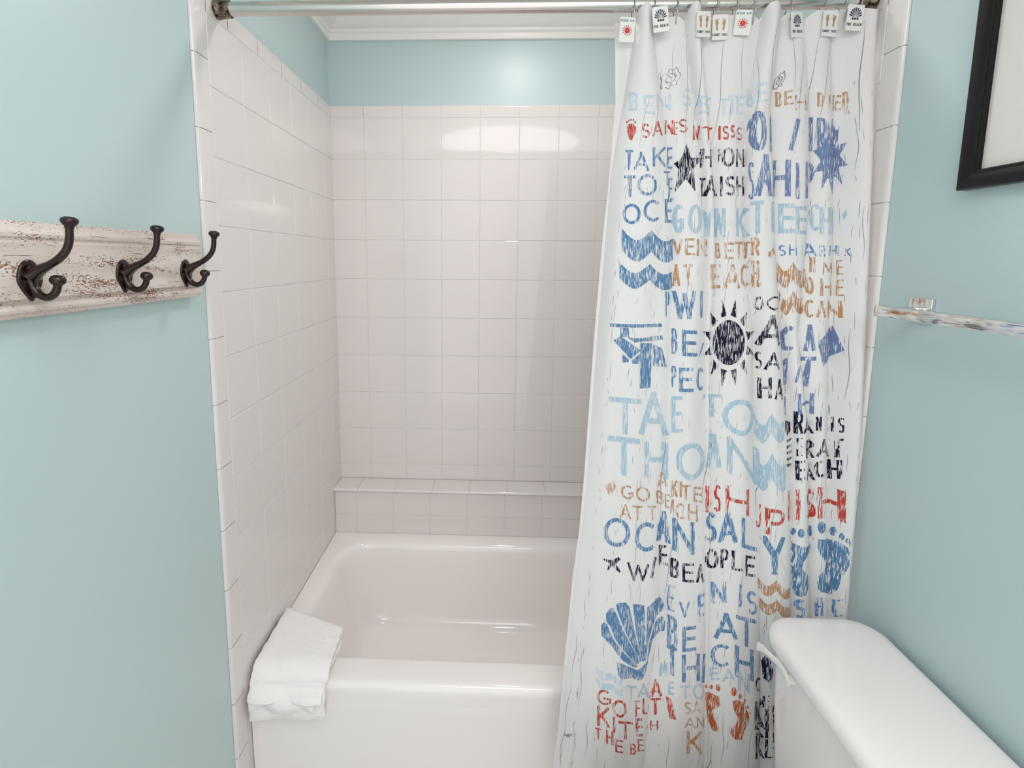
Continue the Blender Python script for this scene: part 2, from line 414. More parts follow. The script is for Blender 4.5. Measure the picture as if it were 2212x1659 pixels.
# ---------------------------------------------------------------- shower rod
YR, ZR = -0.80, 2.068
rod = thing('shower_rod', 'telescoping chrome shower curtain rod with tarnished dark end caps', 'shower rod', (0, YR, ZR))
mb = MB(); mb.lathe((0.012, YR, ZR), (1, 0, 0), [(0, .0135), (0, .0152), (1.10, .0152), (1.103, .0148), (1.103, .0135)], 32); mb.build('outer_tube', M['chrome_dull'], rod, smooth=40)
mb = MB(); mb.lathe((1.05, YR, ZR), (1, 0, 0), [(0, .0125), (W - 1.062, .0125)], 32); mb.build('inner_tube', M['chrome_dull'], rod, smooth=40)
for xx, ax in ((0.0, 1), (W, -1)):
    mb = MB(); mb.lathe((xx, YR, ZR), (ax, 0, 0), [(0.0005, .010), (0.0005, .0200), (.002, .0212), (.006, .0212), (.008, .0202), (.028, .0182), (.031, .0190), (.034, .0186), (.0345, .0150)], 36)
    mb.build('end_cap', M['cap'], rod, smooth=35)

# ---------------------------------------------------------------- printing helpers: stroke letters and filled shapes
import math
def lerp(tab, z):
    # tab: list of (z, v) sorted by z descending
    if z >= tab[0][0]: return tab[0][1]
    for (z0, v0), (z1, v1) in zip(tab, tab[1:]):
        if z >= z1:
            t = (z - z1) / (z0 - z1)
            return v1 + (v0 - v1) * t
    return tab[-1][1]
def smooth(a, b, x):
    t = max(0.0, min(1.0, (x - a) / (b - a))); return t * t * (3 - 2 * t)
Z_HEM = 0.222
HOOK_X = (.925, .957, 1.002, 1.052, 1.100, 1.141, 1.184, 1.221, 1.264, 1.301, 1.376, 1.419, 1.449, 1.474)
X_RIGHT = 1.474
Y_MEAN = [(2.06, -0.800), (1.9, -0.806), (1.4, -0.845), (0.9, -0.880), (0.45, -0.903), (0.2, -0.910)]
# lobe height of every panel (metres toward the room) at the top, upper, middle and lower levels
AMP = {0: (-.008, .004, .004, .004), 1: (.030, .024, .020, .022), 2: (.006, .014, .018, .018), 3: (.030, .018, .016, .018),
       4: (.008, .016, .020, .022), 5: (.030, .026, .022, .022), 6: (.012, .016, .018, .018), 7: (.014, .014, .014, .014),
       8: (.012, .014, .014, .014)}
def amp(i, z):
    a = AMP[i]
    return lerp([(2.05, a[0]), (1.75, a[1] * 1.25), (1.3, a[2] * 1.3), (0.4, a[3] * 1.3)], z)
def edges(z):
    return [0.0] + [lerp(t, z) for t in CREASE] + [1.0]
def lobe(u, z):
    e = edges(z)
    for i in range(len(e) - 1):
        if u <= e[i + 1] or i == len(e) - 2:
            w = e[i + 1] - e[i]
            t = 0.5 if w < 1e-6 else max(0.0, min(1.0, (u - e[i]) / w))
            k = min(1.0, w / 0.06)
            s = math.sin(math.pi * t ** 0.9)
            return i, k * max(0.0, s) ** 0.75
def surf_y(u, z):
    i, s = lobe(u, z)
    y = lerp(Y_MEAN, z) - amp(i, z) * s
    y -= 0.0016 * math.sin(u * 61 + 3 * z) * smooth(2.05, 1.6, z) + 0.002 * math.sin(u * 23 - 5 * z)
    y += lerp(Y_RIGHT, z) * smooth(0.9, 1.0, u)
    y += 0.012 * smooth(0.05, 0.0, u) * smooth(0.9, 1.4, z)
    return y
def surf(u, z):
    xl = lerp(X_LEFT, z)
    return (xl + (X_RIGHT - xl) * u, surf_y(u, z), z)
def u_of(x, z):
    xl = lerp(X_LEFT, z)
    return (x - xl) / (X_RIGHT - xl)
def z_top(u):
    i, s = lobe(u, 2.04); x = lerp(X_LEFT, 2.05) + (X_RIGHT - lerp(X_LEFT, 2.05)) * u; sag = 0.0
    for a, b in zip(HOOK_X, HOOK_X[1:]):
        if a < x < b: sag = 0.15 * (b - a) * math.sin(math.pi * (x - a) / (b - a))
    return 2.037 + max(0.0, amp(i, 2.04)) * s ** 0.5 * 0.8 - sag * (1 - min(1.0, max(0.0, amp(i, 2.04)) * s / .02))
X_LEFT = [(2.06, 0.919), (2.025, 0.919), (1.856, 0.9261), (1.65, 0.9126), (1.543, 0.9031), (1.348, 0.89), (1.162, 0.8789), (0.996, 0.8695), (0.849, 0.8593), (0.733, 0.8465), (0.591, 0.8373), (0.458, 0.8277), (0.321, 0.8195), (0.244, 0.8109)]
Y_RIGHT = [(2.0, -0.028), (1.765, -0.037), (1.41, -0.042), (1.1, -0.047), (0.68, -0.036), (0.3, -0.03)]
CREASE = [[(2.02, 0.0771), (1.847, 0.027), (1.691, 0.006), (1.522, 0.012), (1.328, 0.012), (1.097, 0.012), (0.906, 0.012), (0.674, 0.012), (0.459, 0.012), (0.258, 0.012)], [(2.019, 0.1461), (1.847, 0.1874), (1.691, 0.2493), (1.523, 0.2773), (1.33, 0.2808), (1.101, 0.2961), (0.911, 0.2905), (0.681, 0.3595), (0.467, 0.3308), (0.267, 0.3374)], [(2.019, 0.2744), (1.847, 0.3204), (1.691, 0.373), (1.523, 0.4099), (1.331, 0.4281), (1.102, 0.4542), (0.913, 0.4772), (0.684, 0.5111), (0.472, 0.5361), (0.274, 0.5615)], [(2.018, 0.3393), (1.847, 0.3734), (1.691, 0.416), (1.523, 0.4485), (1.331, 0.4535), (1.102, 0.4739), (0.914, 0.4931), (0.684, 0.525), (0.472, 0.5482), (0.274, 0.5734)], [(2.017, 0.5735), (1.846, 0.5319), (1.691, 0.5391), (1.524, 0.5603), (1.332, 0.6197), (1.104, 0.6452), (0.916, 0.6749), (0.688, 0.7137), (0.477, 0.7384), (0.28, 0.7638)], [(2.017, 0.6543), (1.846, 0.6297), (1.691, 0.658), (1.524, 0.6808), (1.333, 0.7258), (1.106, 0.7873), (0.918, 0.7962), (0.69, 0.8308), (0.479, 0.8526), (0.283, 0.8754)], [(2.016, 0.7476), (1.846, 0.7869), (1.691, 0.8096), (1.524, 0.808), (1.333, 0.7903), (1.107, 0.8527), (0.919, 0.8714), (0.692, 0.9028), (0.484, 0.9203), (0.295, 0.9366)], [(2.016, 0.8571), (1.846, 0.8838), (1.692, 0.8979), (1.525, 0.9085), (1.335, 0.9104), (1.11, 0.922), (0.925, 0.9302), (0.707, 0.9502), (0.504, 0.9655), (0.317, 0.9828)]]
LETTERS = [
('B','paleblue',[0.0447,1.8752,0.0751,1.8704,0.0452,1.8326,0.0781,1.8296]),
('E','paleblue',[0.0953,1.8631,0.1376,1.8638,0.1001,1.8226,0.1416,1.8229]),
('N','paleblue',[0.1542,1.8697,0.2145,1.8717,0.1558,1.8345,0.2174,1.8372]),
('S','paleblue',[0.2577,1.8828,0.3082,1.8871,0.2583,1.8425,0.3068,1.8457]),
('E','paleblue',[0.3237,1.8635,0.3817,1.8657,0.3314,1.8262,0.3862,1.8269]),
('T','paleblue',[0.408,1.8603,0.4461,1.8584,0.4116,1.8223,0.4491,1.8204]),
('T','paleblue',[0.4392,1.8667,0.4756,1.8671,0.4417,1.8246,0.4788,1.8252]),
('E','paleblue',[0.4777,1.8651,0.5185,1.8677,0.4811,1.8243,0.5248,1.8277]),
('B','paleblue',[0.527,1.8814,0.5475,1.8786,0.5324,1.8437,0.5456,1.8386]),
('E','paleblue',[0.5535,1.8896,0.5859,1.8883,0.5504,1.8466,0.5897,1.848]),
('B','tan',[0.6422,1.8764,0.6611,1.874,0.6424,1.8432,0.6619,1.8412]),
('E','tan',[0.67,1.8754,0.7033,1.8772,0.6708,1.8436,0.7044,1.8457]),
('H','tan',[0.7089,1.865,0.7628,1.8672,0.7109,1.8324,0.7638,1.8342]),
('D','tan',[0.8023,1.8724,0.8268,1.8714,0.8061,1.8414,0.8295,1.8402]),
('I','tan',[0.8437,1.8658,0.8632,1.8676,0.8458,1.8334,0.864,1.8347]),
('E','tan',[0.8807,1.8703,0.9029,1.8673,0.8817,1.8372,0.9053,1.8348]),
('R','tan',[0.9051,1.8731,0.9242,1.8744,0.9085,1.8223,0.9261,1.8236]),
('S','red',[0.0961,1.8015,0.1286,1.801,0.1007,1.7699,0.1329,1.7694]),
('A','red',[0.1378,1.8053,0.1883,1.8122,0.1421,1.7726,0.1909,1.7783]),
('N','red',[0.2016,1.8151,0.2312,1.8122,0.2036,1.783,0.2362,1.7817]),
('E','red',[0.2334,1.809,0.2473,1.8086,0.2381,1.7796,0.2516,1.779]),
('S','red',[0.2501,1.8147,0.289,1.816,0.2544,1.784,0.2921,1.7849]),
('N','red',[0.3169,1.803,0.3418,1.8018,0.3191,1.7703,0.3489,1.7709]),
('T','red',[0.345,1.7972,0.3973,1.7985,0.3514,1.7683,0.4018,1.7689]),
('I','red',[0.4128,1.7999,0.4218,1.7992,0.4166,1.7692,0.4252,1.7684]),
('S','red',[0.4264,1.7988,0.4511,1.7978,0.4297,1.7681,0.4539,1.767]),
('S','red',[0.4564,1.7998,0.4768,1.8004,0.459,1.7711,0.4795,1.7718]),
('S','red',[0.484,1.7957,0.5158,1.798,0.487,1.767,0.5197,1.7694]),
('O','peri',[0.5324,1.8326,0.5901,1.8248,0.5393,1.7441,0.5998,1.7393]),
('I','peri',[0.6091,1.8199,0.6373,1.825,0.6149,1.7403,0.6365,1.7426]),
('/','peri',[0.6895,1.8134,0.733,1.8132,0.6956,1.7442,0.7378,1.7439]),
('I','peri',[0.7736,1.8208,0.8033,1.8208,0.7788,1.7459,0.8125,1.7467]),
('R','peri',[0.8077,1.8173,0.843,1.816,0.8163,1.7453,0.849,1.7439]),
('A','peri',[0.8593,1.8158,0.8955,1.8178,0.8618,1.7791,0.8984,1.7809]),
('S','peri',[0.5438,1.7206,0.5588,1.7183,0.5534,1.6359,0.5688,1.6345]),
('A','peri',[0.5585,1.7324,0.6361,1.7342,0.5689,1.6426,0.6397,1.643]),
('H','peri',[0.6407,1.7253,0.7045,1.7238,0.6427,1.6432,0.713,1.6432]),
('I','peri',[0.7241,1.7165,0.7385,1.7164,0.7323,1.6369,0.7468,1.637]),
('P','peri',[0.7661,1.7213,0.8143,1.7234,0.7763,1.6398,0.8215,1.6408]),
('T','blue',[0.0445,1.7459,0.0713,1.7444,0.0502,1.7011,0.0777,1.7002]),
('A','blue',[0.0753,1.7412,0.1337,1.7368,0.0812,1.7002,0.1395,1.6961]),
('K','blue',[0.1472,1.7492,0.2106,1.7538,0.1533,1.7065,0.2146,1.7096]),
('E','blue',[0.2184,1.7546,0.2366,1.7537,0.2219,1.7059,0.2462,1.707]),
('T','blue',[0.0469,1.6889,0.0918,1.6877,0.0541,1.6401,0.0992,1.6394]),
('O','blue',[0.095,1.6897,0.1746,1.6899,0.1021,1.6424,0.1825,1.6429]),
('T','blue',[0.2068,1.6988,0.2394,1.7007,0.2113,1.6678,0.2429,1.6692]),
('E','blue',[0.2287,1.6852,0.2519,1.6864,0.2364,1.6354,0.2598,1.6364]),
('O','blue',[0.0516,1.6257,0.1189,1.6247,0.0596,1.5798,0.1269,1.5794]),
('C','blue',[0.1278,1.6328,0.2018,1.6343,0.1364,1.5845,0.2112,1.5857]),
('E','blue',[0.2208,1.637,0.2557,1.6385,0.2306,1.583,0.2654,1.5839]),
('H','navy',[0.354,1.7499,0.4014,1.7501,0.3566,1.7087,0.3985,1.7076]),
('P','navy',[0.4193,1.7487,0.4277,1.748,0.4234,1.7201,0.4315,1.7194]),
('O','navy',[0.4287,1.7509,0.4772,1.75,0.4344,1.708,0.4825,1.7072]),
('N','navy',[0.4867,1.7474,0.5314,1.7509,0.4919,1.7077,0.5382,1.7109]),
('A','navy',[0.3743,1.6895,0.4244,1.6887,0.3803,1.6447,0.4308,1.6443]),
('I','navy',[0.4332,1.6878,0.4414,1.6872,0.4393,1.6435,0.4472,1.6431]),
('S','navy',[0.4484,1.6878,0.4896,1.688,0.4542,1.6438,0.4953,1.644]),
('H','navy',[0.4945,1.6873,0.5399,1.69,0.5002,1.6431,0.5455,1.6453]),
('T','navy',[0.355,1.6853,0.3797,1.6855,0.3587,1.6435,0.3868,1.6443]),
('G','lightblue',[0.2603,1.6271,0.2985,1.6257,0.2717,1.5597,0.3087,1.559]),
('O','lightblue',[0.3139,1.6245,0.3733,1.6253,0.3231,1.5589,0.3811,1.5594]),
('Y','lightblue',[0.3773,1.6149,0.4188,1.6146,0.3845,1.5531,0.4268,1.5532]),
('N','lightblue',[0.4273,1.6174,0.4598,1.616,0.4322,1.5522,0.4696,1.552]),
('K','lightblue',[0.504,1.6174,0.5597,1.6179,0.5129,1.5533,0.568,1.5536]),
('T','lightblue',[0.559,1.6312,0.6005,1.6327,0.5684,1.5587,0.6096,1.5612]),
('I','lightblue',[0.6232,1.63,0.6671,1.6325,0.6306,1.5624,0.6758,1.5638]),
('E','lightblue',[0.674,1.6278,0.7317,1.6267,0.682,1.5614,0.7392,1.561]),
('E','lightblue',[0.7342,1.6206,0.7862,1.6217,0.7412,1.559,0.8013,1.56]),
('C','lightblue',[0.8092,1.6284,0.8377,1.6267,0.8118,1.5664,0.8425,1.5658]),
('H','lightblue',[0.8356,1.6196,0.8803,1.6196,0.8402,1.5596,0.8865,1.5598]),
('I','lightblue',[0.8839,1.6156,0.9033,1.6167,0.89,1.5599,0.907,1.5603]),
('V','tan',[0.2738,1.547,0.3074,1.5465,0.2784,1.512,0.3116,1.512]),
('E','tan',[0.315,1.5486,0.35,1.5485,0.3194,1.511,0.3541,1.5111]),
('N','tan',[0.3579,1.5465,0.4077,1.5472,0.3619,1.509,0.4135,1.5093]),
('B','tan',[0.4412,1.5388,0.458,1.5387,0.4488,1.5042,0.4622,1.5042]),
('E','tan',[0.4671,1.5396,0.5058,1.5397,0.4719,1.5021,0.51,1.5023]),
('T','tan',[0.5099,1.5418,0.5497,1.5424,0.5141,1.5023,0.5504,1.5024]),
('T','tan',[0.5532,1.5425,0.5705,1.5421,0.5532,1.5046,0.5762,1.5046]),
('R','tan',[0.5715,1.5514,0.5962,1.551,0.5772,1.5109,0.6013,1.5109]),
('A','tan',[0.2792,1.4897,0.3047,1.4899,0.2837,1.4398,0.3099,1.4405]),
('T','tan',[0.3154,1.49,0.3475,1.4902,0.3205,1.4418,0.3529,1.4422]),
('E','tan',[0.4251,1.4904,0.4624,1.4906,0.4326,1.4357,0.4681,1.436]),
('A','tan',[0.4717,1.4907,0.5364,1.4909,0.4779,1.4363,0.54,1.4366]),
('C','tan',[0.5387,1.4909,0.5799,1.4911,0.5418,1.4398,0.5902,1.4394]),
('H','tan',[0.5793,1.4994,0.6016,1.4996,0.5911,1.4395,0.6109,1.4404]),
('S','midblue',[0.6863,1.5354,0.708,1.5352,0.6899,1.5103,0.7109,1.5103]),
('H','midblue',[0.7187,1.5362,0.7491,1.5363,0.7214,1.5114,0.7518,1.5115]),
('A','midblue',[0.7879,1.5398,0.8349,1.5399,0.7952,1.5097,0.8368,1.5098]),
('R','midblue',[0.842,1.5347,0.8618,1.5347,0.8436,1.5098,0.8638,1.5099]),
('H','midblue',[0.8803,1.5348,0.9175,1.535,0.8828,1.511,0.9186,1.5112]),
('K','midblue',[0.9284,1.5286,0.9416,1.5284,0.9291,1.5111,0.9423,1.5111]),
('N','tan',[0.8154,1.5077,0.8315,1.5077,0.8163,1.4741,0.8332,1.4744]),
('M','tan',[0.8549,1.4964,0.9035,1.4965,0.857,1.4694,0.9088,1.4692]),
('E','tan',[0.9147,1.5018,0.9277,1.5019,0.916,1.4695,0.929,1.4699]),
('O','tan',[0.8051,1.4634,0.8297,1.4639,0.8055,1.4234,0.8317,1.4242]),
('H','tan',[0.8498,1.461,0.9006,1.4609,0.8527,1.4214,0.9084,1.4208]),
('E','tan',[0.9156,1.458,0.9304,1.4586,0.917,1.4214,0.9319,1.4224]),
('C','tan',[0.8046,1.4118,0.8338,1.4127,0.8057,1.3708,0.8364,1.3719]),
('A','tan',[0.8398,1.4097,0.8752,1.4101,0.8425,1.3721,0.8795,1.3723]),
('N','tan',[0.8845,1.41,0.9306,1.411,0.8899,1.371,0.9323,1.3727]),
('P','blue',[0.2576,1.4272,0.28,1.4268,0.2665,1.3694,0.2852,1.3695]),
('W','blue',[0.2847,1.4292,0.3673,1.4308,0.291,1.3656,0.3754,1.3678]),
('I','blue',[0.3851,1.4306,0.4067,1.43,0.394,1.3693,0.4165,1.3681]),
('B','blue',[0.2918,1.3432,0.3109,1.3443,0.2979,1.2846,0.3171,1.286]),
('E','blue',[0.3265,1.3418,0.3859,1.3401,0.3329,1.2826,0.394,1.2804]),
('/','blue',[0.3997,1.3118,0.4289,1.3094,0.4039,1.2818,0.4333,1.2789]),
('P','blue',[0.3009,1.2568,0.3171,1.2581,0.3063,1.2075,0.3227,1.209]),
('E','blue',[0.3268,1.2545,0.3794,1.2557,0.3332,1.1989,0.3869,1.1999]),
('C','blue',[0.3928,1.255,0.438,1.2508,0.4003,1.201,0.4443,1.1963]),
('O','navy',[0.6011,1.4187,0.6272,1.4199,0.6076,1.3867,0.6319,1.3886]),
('C','navy',[0.6355,1.4212,0.7061,1.4195,0.6399,1.3889,0.6932,1.3882]),
('A','navy',[0.6121,1.3785,0.7162,1.3781,0.6249,1.3064,0.7056,1.3095]),
('S','navy',[0.6252,1.2909,0.6403,1.2938,0.6296,1.251,0.6449,1.2544]),
('A','navy',[0.646,1.2934,0.706,1.2939,0.6508,1.253,0.7081,1.2541]),
('H','navy',[0.637,1.232,0.6751,1.2371,0.6427,1.1833,0.6809,1.1892]),
('A','navy',[0.687,1.2342,0.7334,1.2304,0.6926,1.1864,0.733,1.1836]),
('C','peri',[0.7234,1.3516,0.7568,1.3542,0.7199,1.2934,0.7623,1.2953]),
('A','peri',[0.8037,1.3549,0.8421,1.3563,0.8101,1.2942,0.8469,1.2964]),
('I','peri',[0.7416,1.276,0.7503,1.2786,0.7329,1.2159,0.762,1.2141]),
('T','peri',[0.807,1.2805,0.8495,1.2837,0.7924,1.2125,0.8562,1.2116]),
('/','peri',[0.7664,1.2624,0.7905,1.2623,0.7719,1.2238,0.7898,1.2251]),
('I','peri',[0.74,1.213,0.7612,1.2113,0.7393,1.1964,0.7648,1.1935]),
('I','peri',[0.736,1.1905,0.7564,1.188,0.7369,1.1486,0.7532,1.1469]),
('H','peri',[0.7832,1.1992,0.851,1.1981,0.7902,1.1505,0.857,1.1495]),
('T','lightblue',[0.0634,1.1858,0.1888,1.1807,0.0739,1.1007,0.1997,1.095]),
('A','lightblue',[0.1787,1.1983,0.2995,1.1913,0.1915,1.0987,0.31,1.0918]),
('E','lightblue',[0.3087,1.186,0.3454,1.1889,0.3181,1.1015,0.3552,1.1049]),
('T','lightblue',[0.4412,1.1877,0.4971,1.1932,0.4471,1.1351,0.5024,1.1418]),
('O','lightblue',[0.5008,1.186,0.6373,1.1826,0.5091,1.1033,0.647,1.0981]),
('T','lightblue',[0.0712,1.095,0.1948,1.0877,0.0823,1.0047,0.2063,0.9967]),
('H','lightblue',[0.2155,1.0789,0.3103,1.0732,0.2261,0.9941,0.3185,0.9897]),
('O','lightblue',[0.3355,1.0826,0.4594,1.0775,0.3452,0.9944,0.4691,0.9879]),
('A','lightblue',[0.4586,1.0944,0.5064,1.1009,0.4671,1.015,0.5143,1.0229]),
('N','lightblue',[0.5247,1.0992,0.6621,1.0633,0.5333,1.0139,0.6728,0.9757]),
('R','navy',[0.781,1.1557,0.8054,1.1596,0.7903,1.1023,0.8105,1.1083]),
('A','navy',[0.8068,1.1416,0.8574,1.1384,0.8106,1.1072,0.8623,1.1033]),
('N','navy',[0.8622,1.1448,0.8802,1.1464,0.8664,1.1122,0.8831,1.1142]),
('I','navy',[0.9235,1.1439,0.9286,1.146,0.9255,1.1097,0.9305,1.112]),
('S','navy',[0.935,1.146,0.9483,1.1501,0.9368,1.1112,0.95,1.1157]),
('E','navy',[0.7955,1.0938,0.8088,1.0973,0.7983,1.0519,0.8121,1.0555]),
('R','navy',[0.8223,1.0923,0.8656,1.0887,0.8261,1.0504,0.8695,1.0463]),
('A','navy',[0.8692,1.0951,0.9233,1.0928,0.8732,1.0518,0.9257,1.0498]),
('T','navy',[0.9239,1.0922,0.9489,1.1026,0.9263,1.0492,0.9514,1.0607]),
('E','navy',[0.7965,1.0411,0.8224,1.0463,0.7996,0.9958,0.8266,1.001]),
('A','navy',[0.8298,1.0372,0.8717,1.0335,0.8338,0.9981,0.8754,0.9942]),
('C','navy',[0.8689,1.0427,0.9004,1.0456,0.8726,1.0023,0.905,1.0051]),
('H','navy',[0.9188,1.0418,0.9484,1.0521,0.9247,0.9974,0.9509,1.0099]),
('G','tan',[0.1374,0.9788,0.1844,0.9781,0.1419,0.9459,0.1889,0.9451]),
('O','tan',[0.1938,0.9767,0.2526,0.9695,0.1987,0.9414,0.2578,0.9336]),
('A','tan',[0.2813,1.0019,0.3153,1.0048,0.287,0.9676,0.3189,0.9721]),
('K','tan',[0.3298,0.9886,0.3521,0.9906,0.3344,0.9502,0.3569,0.9522]),
('I','tan',[0.3588,0.9889,0.367,0.9894,0.3635,0.9516,0.3717,0.9521]),
('T','tan',[0.363,0.9814,0.4028,0.9811,0.3677,0.9441,0.4079,0.9434]),
('E','tan',[0.4163,0.9753,0.4587,0.968,0.4212,0.9386,0.4625,0.9316]),
('A','tan',[0.1384,0.9336,0.1799,0.932,0.143,0.8995,0.1844,0.898]),
('T','tan',[0.1834,0.932,0.228,0.9268,0.1879,0.898,0.2325,0.8924]),
('T','tan',[0.2493,0.9263,0.2882,0.9222,0.2537,0.892,0.2923,0.8878]),
('B','tan',[0.2817,0.9594,0.308,0.9585,0.2873,0.9269,0.3114,0.9279]),
('E','tan',[0.3114,0.9557,0.3273,0.9552,0.3151,0.9228,0.3313,0.9222]),
('A','tan',[0.3303,0.9443,0.3496,0.946,0.3343,0.9113,0.3537,0.9129]),
('C','tan',[0.3505,0.9383,0.3858,0.9369,0.3555,0.8995,0.3907,0.8983]),
('H','tan',[0.3969,0.9366,0.4439,0.9282,0.402,0.8968,0.4481,0.8885]),
('I','red',[0.4709,0.9723,0.4853,0.9735,0.4781,0.9088,0.4921,0.9104]),
('S','red',[0.496,0.9779,0.5185,0.9826,0.5028,0.9141,0.5256,0.919]),
('H','red',[0.5318,0.9841,0.6268,0.9717,0.5388,0.9218,0.6339,0.9088]),
('J','red',[0.6736,0.9297,0.6807,0.9347,0.679,0.8719,0.6882,0.8761]),
('P','red',[0.6906,0.9307,0.7612,0.9297,0.6984,0.867,0.7656,0.8681]),
('I','red',[0.7726,0.9699,0.795,0.9654,0.7782,0.8993,0.8011,0.8938]),
('I','red',[0.802,0.9735,0.8134,0.9772,0.808,0.9026,0.8198,0.9065]),
('S','red',[0.8394,0.9736,0.8797,0.9708,0.8473,0.9031,0.887,0.9001]),
('H','red',[0.8833,0.9807,0.9598,0.983,0.8909,0.9059,0.9643,0.9111]),
('O','blue',[0.0799,0.9002,0.1807,0.8991,0.0914,0.8295,0.191,0.8295]),
('C','blue',[0.2002,0.8888,0.2926,0.8845,0.2113,0.8186,0.3026,0.8142]),
('A','blue',[0.2901,0.9126,0.3357,0.9136,0.2986,0.8368,0.3486,0.8344]),
('N','blue',[0.344,0.9007,0.4314,0.8893,0.3573,0.8205,0.4419,0.8114]),
('S','blue',[0.4793,0.9062,0.512,0.9132,0.4888,0.8348,0.5213,0.8425]),
('A','blue',[0.5157,0.9174,0.5794,0.9242,0.5255,0.8423,0.5885,0.8501]),
('L','blue',[0.597,0.9109,0.6809,0.8866,0.6067,0.8384,0.6893,0.8134]),
('Y','blue',[0.6878,0.8594,0.7658,0.8648,0.7009,0.7699,0.7744,0.7792]),
('W','navy',[0.1867,0.796,0.2758,0.7846,0.1946,0.7536,0.2834,0.7415]),
('/','navy',[0.2784,0.8022,0.3054,0.7983,0.2874,0.7512,0.3146,0.7467]),
('E','navy',[0.3125,0.8237,0.3404,0.8293,0.321,0.7737,0.3507,0.7778]),
('B','navy',[0.3534,0.8017,0.3836,0.8017,0.3626,0.7529,0.3916,0.7542]),
('E','navy',[0.3959,0.795,0.4431,0.7903,0.4036,0.7487,0.4499,0.7444]),
('A','navy',[0.4533,0.7882,0.4888,0.7837,0.4597,0.7435,0.4955,0.7383]),
('O','navy',[0.4889,0.8174,0.5296,0.8256,0.496,0.7697,0.5372,0.7779]),
('P','navy',[0.535,0.8278,0.5614,0.8317,0.5425,0.7813,0.5685,0.7856]),
('L','navy',[0.5707,0.8306,0.6126,0.8268,0.5779,0.7834,0.6202,0.7792]),
('E','navy',[0.6272,0.8169,0.6772,0.8051,0.635,0.7658,0.6823,0.7552]),
('S','midblue',[0.8312,0.7058,0.8617,0.716,0.8371,0.6568,0.8673,0.6678]),
('H','midblue',[0.9083,0.7105,0.9272,0.7185,0.9125,0.6649,0.9305,0.674]),
('E','midblue',[0.9534,0.7174,0.972,0.7312,0.9564,0.6763,0.9759,0.6903]),
('E','midblue',[0.3583,0.7312,0.3792,0.7312,0.3672,0.6663,0.3872,0.6677]),
('V','midblue',[0.3997,0.697,0.4382,0.6987,0.4037,0.6608,0.4425,0.6622]),
('E','midblue',[0.469,0.7127,0.5009,0.7115,0.4749,0.6582,0.5073,0.6561]),
('N','midblue',[0.5205,0.74,0.5663,0.7515,0.5278,0.6862,0.5734,0.6989]),
('I','midblue',[0.6076,0.7487,0.6251,0.7473,0.6147,0.693,0.6319,0.6917]),
('S','midblue',[0.6465,0.7307,0.6968,0.7178,0.6524,0.6732,0.7008,0.661]),
('B','blue',[0.3679,0.6555,0.3995,0.6576,0.3737,0.581,0.4071,0.5814]),
('E','blue',[0.4172,0.6375,0.4717,0.6379,0.4241,0.5759,0.4798,0.5747]),
('A','blue',[0.539,0.6677,0.6129,0.6782,0.5473,0.6008,0.6203,0.6131]),
('T','blue',[0.6083,0.6747,0.6971,0.6517,0.6164,0.6027,0.7033,0.5803]),
('H','blue',[0.4232,0.569,0.4967,0.5652,0.4318,0.4993,0.5065,0.4933]),
('T','blue',[0.3721,0.5827,0.4053,0.5834,0.3785,0.5137,0.4132,0.5129]),
('C','blue',[0.5393,0.5832,0.5995,0.5996,0.5466,0.525,0.6058,0.5433]),
('H','blue',[0.6118,0.6001,0.6909,0.58,0.6204,0.5221,0.6981,0.5024]),
('/','blue',[0.5056,0.5621,0.524,0.5553,0.516,0.4872,0.5354,0.4787]),
('T','lightblue',[0.2295,0.4866,0.2732,0.4745,0.2349,0.4508,0.2782,0.4388]),
('A','lightblue',[0.2754,0.484,0.3274,0.4739,0.2811,0.4446,0.3328,0.4342]),
('M','lightblue',[0.3539,0.5316,0.3789,0.5404,0.3566,0.4995,0.382,0.5079]),
('E','lightblue',[0.3847,0.4949,0.4036,0.4998,0.388,0.4631,0.4071,0.4678]),
('T','lightblue',[0.4258,0.4914,0.4689,0.4868,0.4298,0.4585,0.4733,0.4533]),
('O','lightblue',[0.4775,0.4929,0.5288,0.4812,0.4828,0.4522,0.5344,0.4395]),
('E','lightblue',[0.5459,0.5207,0.5709,0.5317,0.5499,0.4884,0.5746,0.5]),
('A','lightblue',[0.5793,0.5298,0.6201,0.5394,0.5829,0.4982,0.6235,0.5084]),
('N','lightblue',[0.6308,0.534,0.6789,0.5227,0.6359,0.4856,0.6834,0.4746]),
('G','red',[0.1216,0.4788,0.1733,0.4738,0.1265,0.4404,0.1783,0.4346]),
('O','red',[0.1806,0.4565,0.2374,0.4465,0.1865,0.4106,0.2442,0.3985]),
('F','red',[0.2727,0.4382,0.2932,0.4359,0.2786,0.3945,0.299,0.3923]),
('L','red',[0.3019,0.4408,0.3222,0.4361,0.3076,0.3983,0.3284,0.3927]),
('A','red',[0.328,0.4824,0.366,0.4934,0.3336,0.4387,0.37,0.4526]),
('T','red',[0.3339,0.4352,0.3661,0.4477,0.3382,0.3928,0.3707,0.4051]),
('H','red',[0.3398,0.3775,0.3653,0.3872,0.3423,0.3525,0.368,0.3621]),
('K','red',[0.1271,0.4356,0.1738,0.4307,0.1335,0.3839,0.1805,0.3783]),
('I','red',[0.1865,0.4106,0.1984,0.4109,0.1922,0.3664,0.2043,0.3663]),
('T','red',[0.207,0.3983,0.2732,0.3803,0.2136,0.3494,0.2797,0.3312]),
('E','red',[0.281,0.3905,0.311,0.3867,0.2874,0.3416,0.3175,0.3375]),
('T','red',[0.1273,0.379,0.1485,0.3752,0.1308,0.351,0.1521,0.3469]),
('H','red',[0.1677,0.3728,0.1953,0.3689,0.1724,0.3358,0.2002,0.3316]),
('E','red',[0.2049,0.3489,0.2372,0.3399,0.21,0.3136,0.2433,0.3036]),
